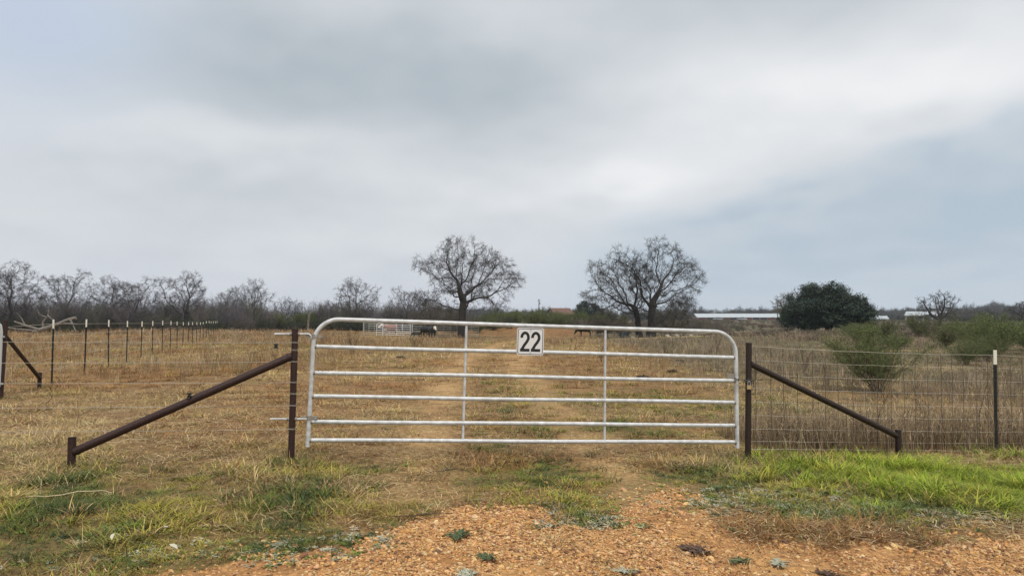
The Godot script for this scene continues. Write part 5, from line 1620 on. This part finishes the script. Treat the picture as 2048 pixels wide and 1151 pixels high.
# ------------------------------------------------------------------ sky, light, materials
func sky_image() -> Image:
	var W := 1024; var H := 512
	var im := Image.create(W, H, false, Image.FORMAT_RGBF)
	var f := FastNoiseLite.new(); f.seed = 9; f.frequency = 0.9; f.fractal_octaves = 6; f.fractal_gain = 0.52
	var lin := func(r: float, g: float, b: float) -> Vector3:
		var c := Color(r / 255.0, g / 255.0, b / 255.0).srgb_to_linear()
		return Vector3(c.r, c.g, c.b)
	var mid: Vector3 = lin.call(211, 216, 221)
	var bright_c: Vector3 = lin.call(239, 240, 242)
	var grey: Vector3 = lin.call(176, 186, 194)
	var blue: Vector3 = lin.call(177, 193, 207)
	var low: Vector3 = lin.call(212, 216, 226)
	var low2: Vector3 = lin.call(208, 217, 226)
	var zen: Vector3 = lin.call(232, 235, 240)
	var clear: Vector3 = lin.call(192, 205, 225)
	# soft banks of cloud: azimuth, height, spread, spread, weight to bright (+) or grey (-)
	var banks := [[-17.0, 18.5, 14.0, 4.6, -0.95], [-2.0, 17.5, 7.0, 4.0, -0.65], [-20.0, 13.6, 9.0, 2.0, 0.45], [-20.0, 9.7, 14.0, 2.4, -0.3], [29.0, 16.5, 12.0, 3.6, 1.0], [11.0, 10.8, 7.0, 2.2, 0.85], [-1.0, 10.2, 7.0, 2.0, 0.4], [16.0, 17.0, 8.0, 4.0, 0.45], [18.0, 23.5, 12.0, 2.6, -0.35], [-8.0, 6.8, 12.0, 1.6, 0.15]]
	for y in H:
		var el := 90.0 - 180.0 * (y + 0.5) / H
		if el < -3.0:
			for x in W: im.set_pixel(x, y, Color(0.30, 0.27, 0.22))
			continue
		for x in W:
			var az := wrapf(360.0 * (x + 0.5) / W, -180.0, 180.0)
			var e := deg_to_rad(el); var a := deg_to_rad(az)
			var dir := Vector3(sin(a) * cos(e), sin(e), -cos(a) * cos(e))
			# clouds lie in a sheet: look them up where the sight line meets it
			var k := 1.0 / (dir.y + 0.16)
			var n := f.get_noise_2d(dir.x * k * 0.75, dir.z * k * 0.75)
			var n2 := f.get_noise_2d(dir.x * k * 2.1 + 50.0, dir.z * k * 2.1)
			var s := n * (0.35 + 0.5 * smoothstep(26.0, 45.0, el)) + n2 * 0.16 + f.get_noise_2d(dir.x * k * 5.5 + 9.0, dir.z * k * 5.5) * 0.10
			for b in banks:
				var u: float = (az + n * 5.0 - b[0]) / b[2]; var w: float = (el + n2 * 2.0 - b[1]) / b[3]
				s += b[4] * exp(-u * u - w * w)
			var c := mid
			c = c.lerp(bright_c, clampf(s, 0.0, 1.0)) if s > 0.0 else c.lerp(grey, clampf(-s, 0.0, 1.0))
			# a clearer, bluer window under the edge of the cloud sheet
			var az2 := absf(az) if az > -2.0 else 999.0
			if az2 < 180.0:
				var line := 7.2 + 0.195 * (az - 3.0) + n2 * 2.2
				line = minf(line, 19.0)
				var t := smoothstep(line + 1.5, line - 2.6 - 2.0 * (1.0 - smoothstep(8.0, 30.0, az)), el) * smoothstep(-2.0, 14.0, az) * (1.0 - smoothstep(90.0, 150.0, az))
				c = c.lerp(blue, t * clampf(0.86 + n * 0.5 + n2 * 0.35, 0.5, 1.0))
			# thin blue opening high on the other side
			var q := exp(-pow((az + 35.0 + n * 4.0) / 8.0, 2.0) - pow((el - 19.5) / 5.5, 2.0))
			c = c.lerp(clear, q * 0.85)
			# paler towards the horizon, even overhead
			c = c.lerp(low if az < 4.0 else low2, exp(-maxf(el, 0.0) / 3.4) * 0.9)
			c = c.lerp(zen, smoothstep(30.0, 70.0, el) * 0.7)
			im.set_pixel(x, y, Color(c.x, c.y, c.z))
	return im

func make_materials() -> void:
	M.ground = mat(1, 1, 1, 0.95, true)
	M.ground.albedo_texture = noise_tex(0.035, FastNoiseLite.TYPE_SIMPLEX_SMOOTH, Color(0.62, 0.60, 0.57), Color(1, 1, 1), 512, false, 5)
	M.ground.uv1_triplanar = true; M.ground.uv1_world_triplanar = true; M.ground.uv1_scale = Vector3.ONE * 0.9
	M.ground.normal_enabled = true
	M.ground.normal_texture = noise_tex(0.06, FastNoiseLite.TYPE_SIMPLEX, Color.BLACK, Color.WHITE, 512, true, 5, 8)
	M.ground.normal_scale = 1.2
	M.grass = mat(1, 1, 1, 0.85, true)
	M.grass.backlight_enabled = true; M.grass.backlight = Color(0.6, 0.6, 0.6)
	M.stone = mat(1, 1, 1, 0.9, true)
	M.stone.albedo_texture = noise_tex(0.05, FastNoiseLite.TYPE_SIMPLEX, Color(0.7, 0.68, 0.66), Color(1, 1, 1), 256, false, 4, 5)
	M.stone.uv1_triplanar = true; M.stone.uv1_world_triplanar = true; M.stone.uv1_scale = Vector3.ONE * 9.0
	M.bark = mat(0.045, 0.04, 0.037, 0.95)
	M.bark_dark = mat(0.03, 0.027, 0.024, 0.95)
	M.bark_wood = mat(0.062, 0.057, 0.059, 0.95)
	M.bark_olive = mat(0.105, 0.092, 0.065, 0.95)
	M.twig = mat(1, 1, 1, 0.95, true)
	M.leaf = mat(1, 1, 1, 0.6, true)
	M.white = mat(0.70, 0.72, 0.76, 0.42)
	M.white.albedo_texture = noise_tex(0.02, FastNoiseLite.TYPE_SIMPLEX_SMOOTH, Color(0.74, 0.735, 0.71), Color(1, 1, 1), 256, false, 6, 12)
	M.white.uv1_triplanar = true; M.white.uv1_scale = Vector3.ONE * 2.0
	M.white_worn = mat(0.50, 0.46, 0.40, 0.65)
	M.white_worn.albedo_texture = noise_tex(0.06, FastNoiseLite.TYPE_SIMPLEX, Color(0.45, 0.43, 0.40), Color(1, 1, 1), 256, false, 4, 14)
	M.white_worn.uv1_triplanar = true; M.white_worn.uv1_scale = Vector3.ONE * 8.0
	M.chip = mat(0.10, 0.085, 0.075, 0.8)
	M.sign_white = mat(0.68, 0.68, 0.69, 0.45)
	M.black = mat(0.012, 0.012, 0.013, 0.45)
	M.black_plastic = mat(0.012, 0.012, 0.013, 0.4)
	M.galvanised = mat(0.42, 0.42, 0.42, 0.5, false, 0.5)
	M.chain = mat(0.12, 0.11, 0.10, 0.55, false, 0.5)
	M.brass = mat(0.55, 0.42, 0.20, 0.4, false, 0.5)
	var rt := noise_tex(0.03, FastNoiseLite.TYPE_SIMPLEX, Color(0.25, 0.2, 0.2), Color(1, 1, 1), 512, false, 6, 17)
	M.rust = mat(0.070, 0.021, 0.014, 0.6)
	M.rust.albedo_texture = rt; M.rust.uv1_triplanar = true; M.rust.uv1_scale = Vector3.ONE * 3.0
	M.rust_dark = mat(0.052, 0.024, 0.015, 0.6)
	M.rust_dark.albedo_texture = rt; M.rust_dark.uv1_triplanar = true; M.rust_dark.uv1_scale = Vector3.ONE * 3.0
	for k in ["rust", "rust_dark"]:
		M[k].normal_enabled = true; M[k].normal_texture = M.ground.normal_texture; M[k].normal_scale = 0.35
	M.wire = mat(0.44, 0.40, 0.34, 0.55, false, 0.2)
	M.wire_mesh = mat(0.42, 0.39, 0.33, 0.55, false, 0.2)
	M.wire_rust = mat(0.10, 0.075, 0.055, 0.8)
	M.post_dark = mat(0.010, 0.011, 0.011, 0.75)
	M.tip_white = mat(0.70, 0.68, 0.58, 0.7)
	M.grey_gate = mat(0.42, 0.43, 0.42, 0.5)
	M.panel = mat(0.40, 0.41, 0.38, 0.55, false, 0.2)
	M.panel_white = mat(0.66, 0.68, 0.70, 0.5)
	M.pale_wood = mat(0.44, 0.40, 0.34, 0.8)
	M.tub = mat(0.02, 0.03, 0.035, 0.5)
	M.rock = mat(0.36, 0.32, 0.25, 0.9)
	M.hide = mat(1, 1, 1, 0.65, true)
	M.barn_wall = mat(0.50, 0.51, 0.50, 0.7)
	M.house_wall = mat(0.26, 0.20, 0.18, 0.85)
	M.roof_white = mat(0.37, 0.41, 0.44, 0.6)
	M.roof_red = mat(0.12, 0.065, 0.05, 0.85)
	M.shed_red = mat(0.12, 0.05, 0.05, 0.85)
	M.curtain_red = mat(0.22, 0.08, 0.06, 0.85)
	M.dark = mat(0.03, 0.03, 0.032, 0.7)
	M.dead_wood = mat(0.36, 0.33, 0.29, 0.9)
	M.dead_wood.albedo_texture = noise_tex(0.03, FastNoiseLite.TYPE_SIMPLEX, Color(0.35, 0.34, 0.33), Color(1, 1, 1), 256, false, 5, 19)
	M.dead_wood.uv1_triplanar = true; M.dead_wood.uv1_scale = Vector3.ONE * 0.5
	M.stalk = mat(0.24, 0.16, 0.09, 0.9)
	M.stalk_dark = mat(0.075, 0.045, 0.03, 0.9)
	M.stalk_pale = mat(0.55, 0.46, 0.30, 0.9)
	M.weed_green = mat(0.060, 0.085, 0.030, 0.8, true)
	M.weed_silver = mat(0.34, 0.35, 0.26, 0.8, true)
	M.weed_brown = mat(0.085, 0.05, 0.035, 0.9, true)
	M.dung = mat(0.045, 0.03, 0.018, 0.95)
	M.leaf_pale = mat(0.46, 0.44, 0.35, 0.8)

func _ready() -> void:
	var cam := Camera3D.new()
	cam.fov = 2.0 * rad_to_deg(atan(575.5 / 1462.0))
	cam.near = 0.05; cam.far = 4000.0
	cam.position = Vector3(0, EYE, 0)
	cam.rotation = Vector3(atan(67.5 / 1462.0), 0, 0)
	add_child(cam)
	var env := Environment.new()
	env.background_mode = Environment.BG_SKY
	var sm := PanoramaSkyMaterial.new()
	sm.panorama = ImageTexture.create_from_image(sky_image())
	env.sky = Sky.new(); env.sky.sky_material = sm
	env.background_energy_multiplier = 0.528
	env.tonemap_mode = Environment.TONE_MAPPER_LINEAR
	env.tonemap_exposure = 1.92
	env.sdfgi_enabled = true; env.ssao_enabled = true; env.ssil_enabled = true
	env.fog_enabled = true
	env.fog_density = 0.0002
	env.fog_light_color = Color(0.80, 0.84, 0.90)
	var we := WorldEnvironment.new()
	we.environment = env
	add_child(we)
	var sun := DirectionalLight3D.new()
	sun.light_energy = 0.5
	sun.light_color = Color(1.0, 0.97, 0.92)
	sun.light_angular_distance = 16.0
	sun.shadow_enabled = true
	sun.rotation_degrees = Vector3(-62.0, 24.0, 0)
	add_child(sun)
	na.seed = 4; na.frequency = 0.08; na.fractal_octaves = 3
	nb.seed = 8; nb.frequency = 0.04; nb.fractal_octaves = 3
	nc.seed = 15; nc.frequency = 0.1; nc.fractal_octaves = 2
	make_materials()
	print("sky ", Time.get_ticks_msec())
	build_ground()
	print("ground ", Time.get_ticks_msec())
	build_gate()
	build_fences()
	print("fences ", Time.get_ticks_msec())
	build_trees()
	build_brush()
	print("brush ", Time.get_ticks_msec())
	build_pens()
	build_cattle()
	print("cattle ", Time.get_ticks_msec())
	build_far()
	build_stalks()
	build_low_growth()
	print("growth ", Time.get_ticks_msec())
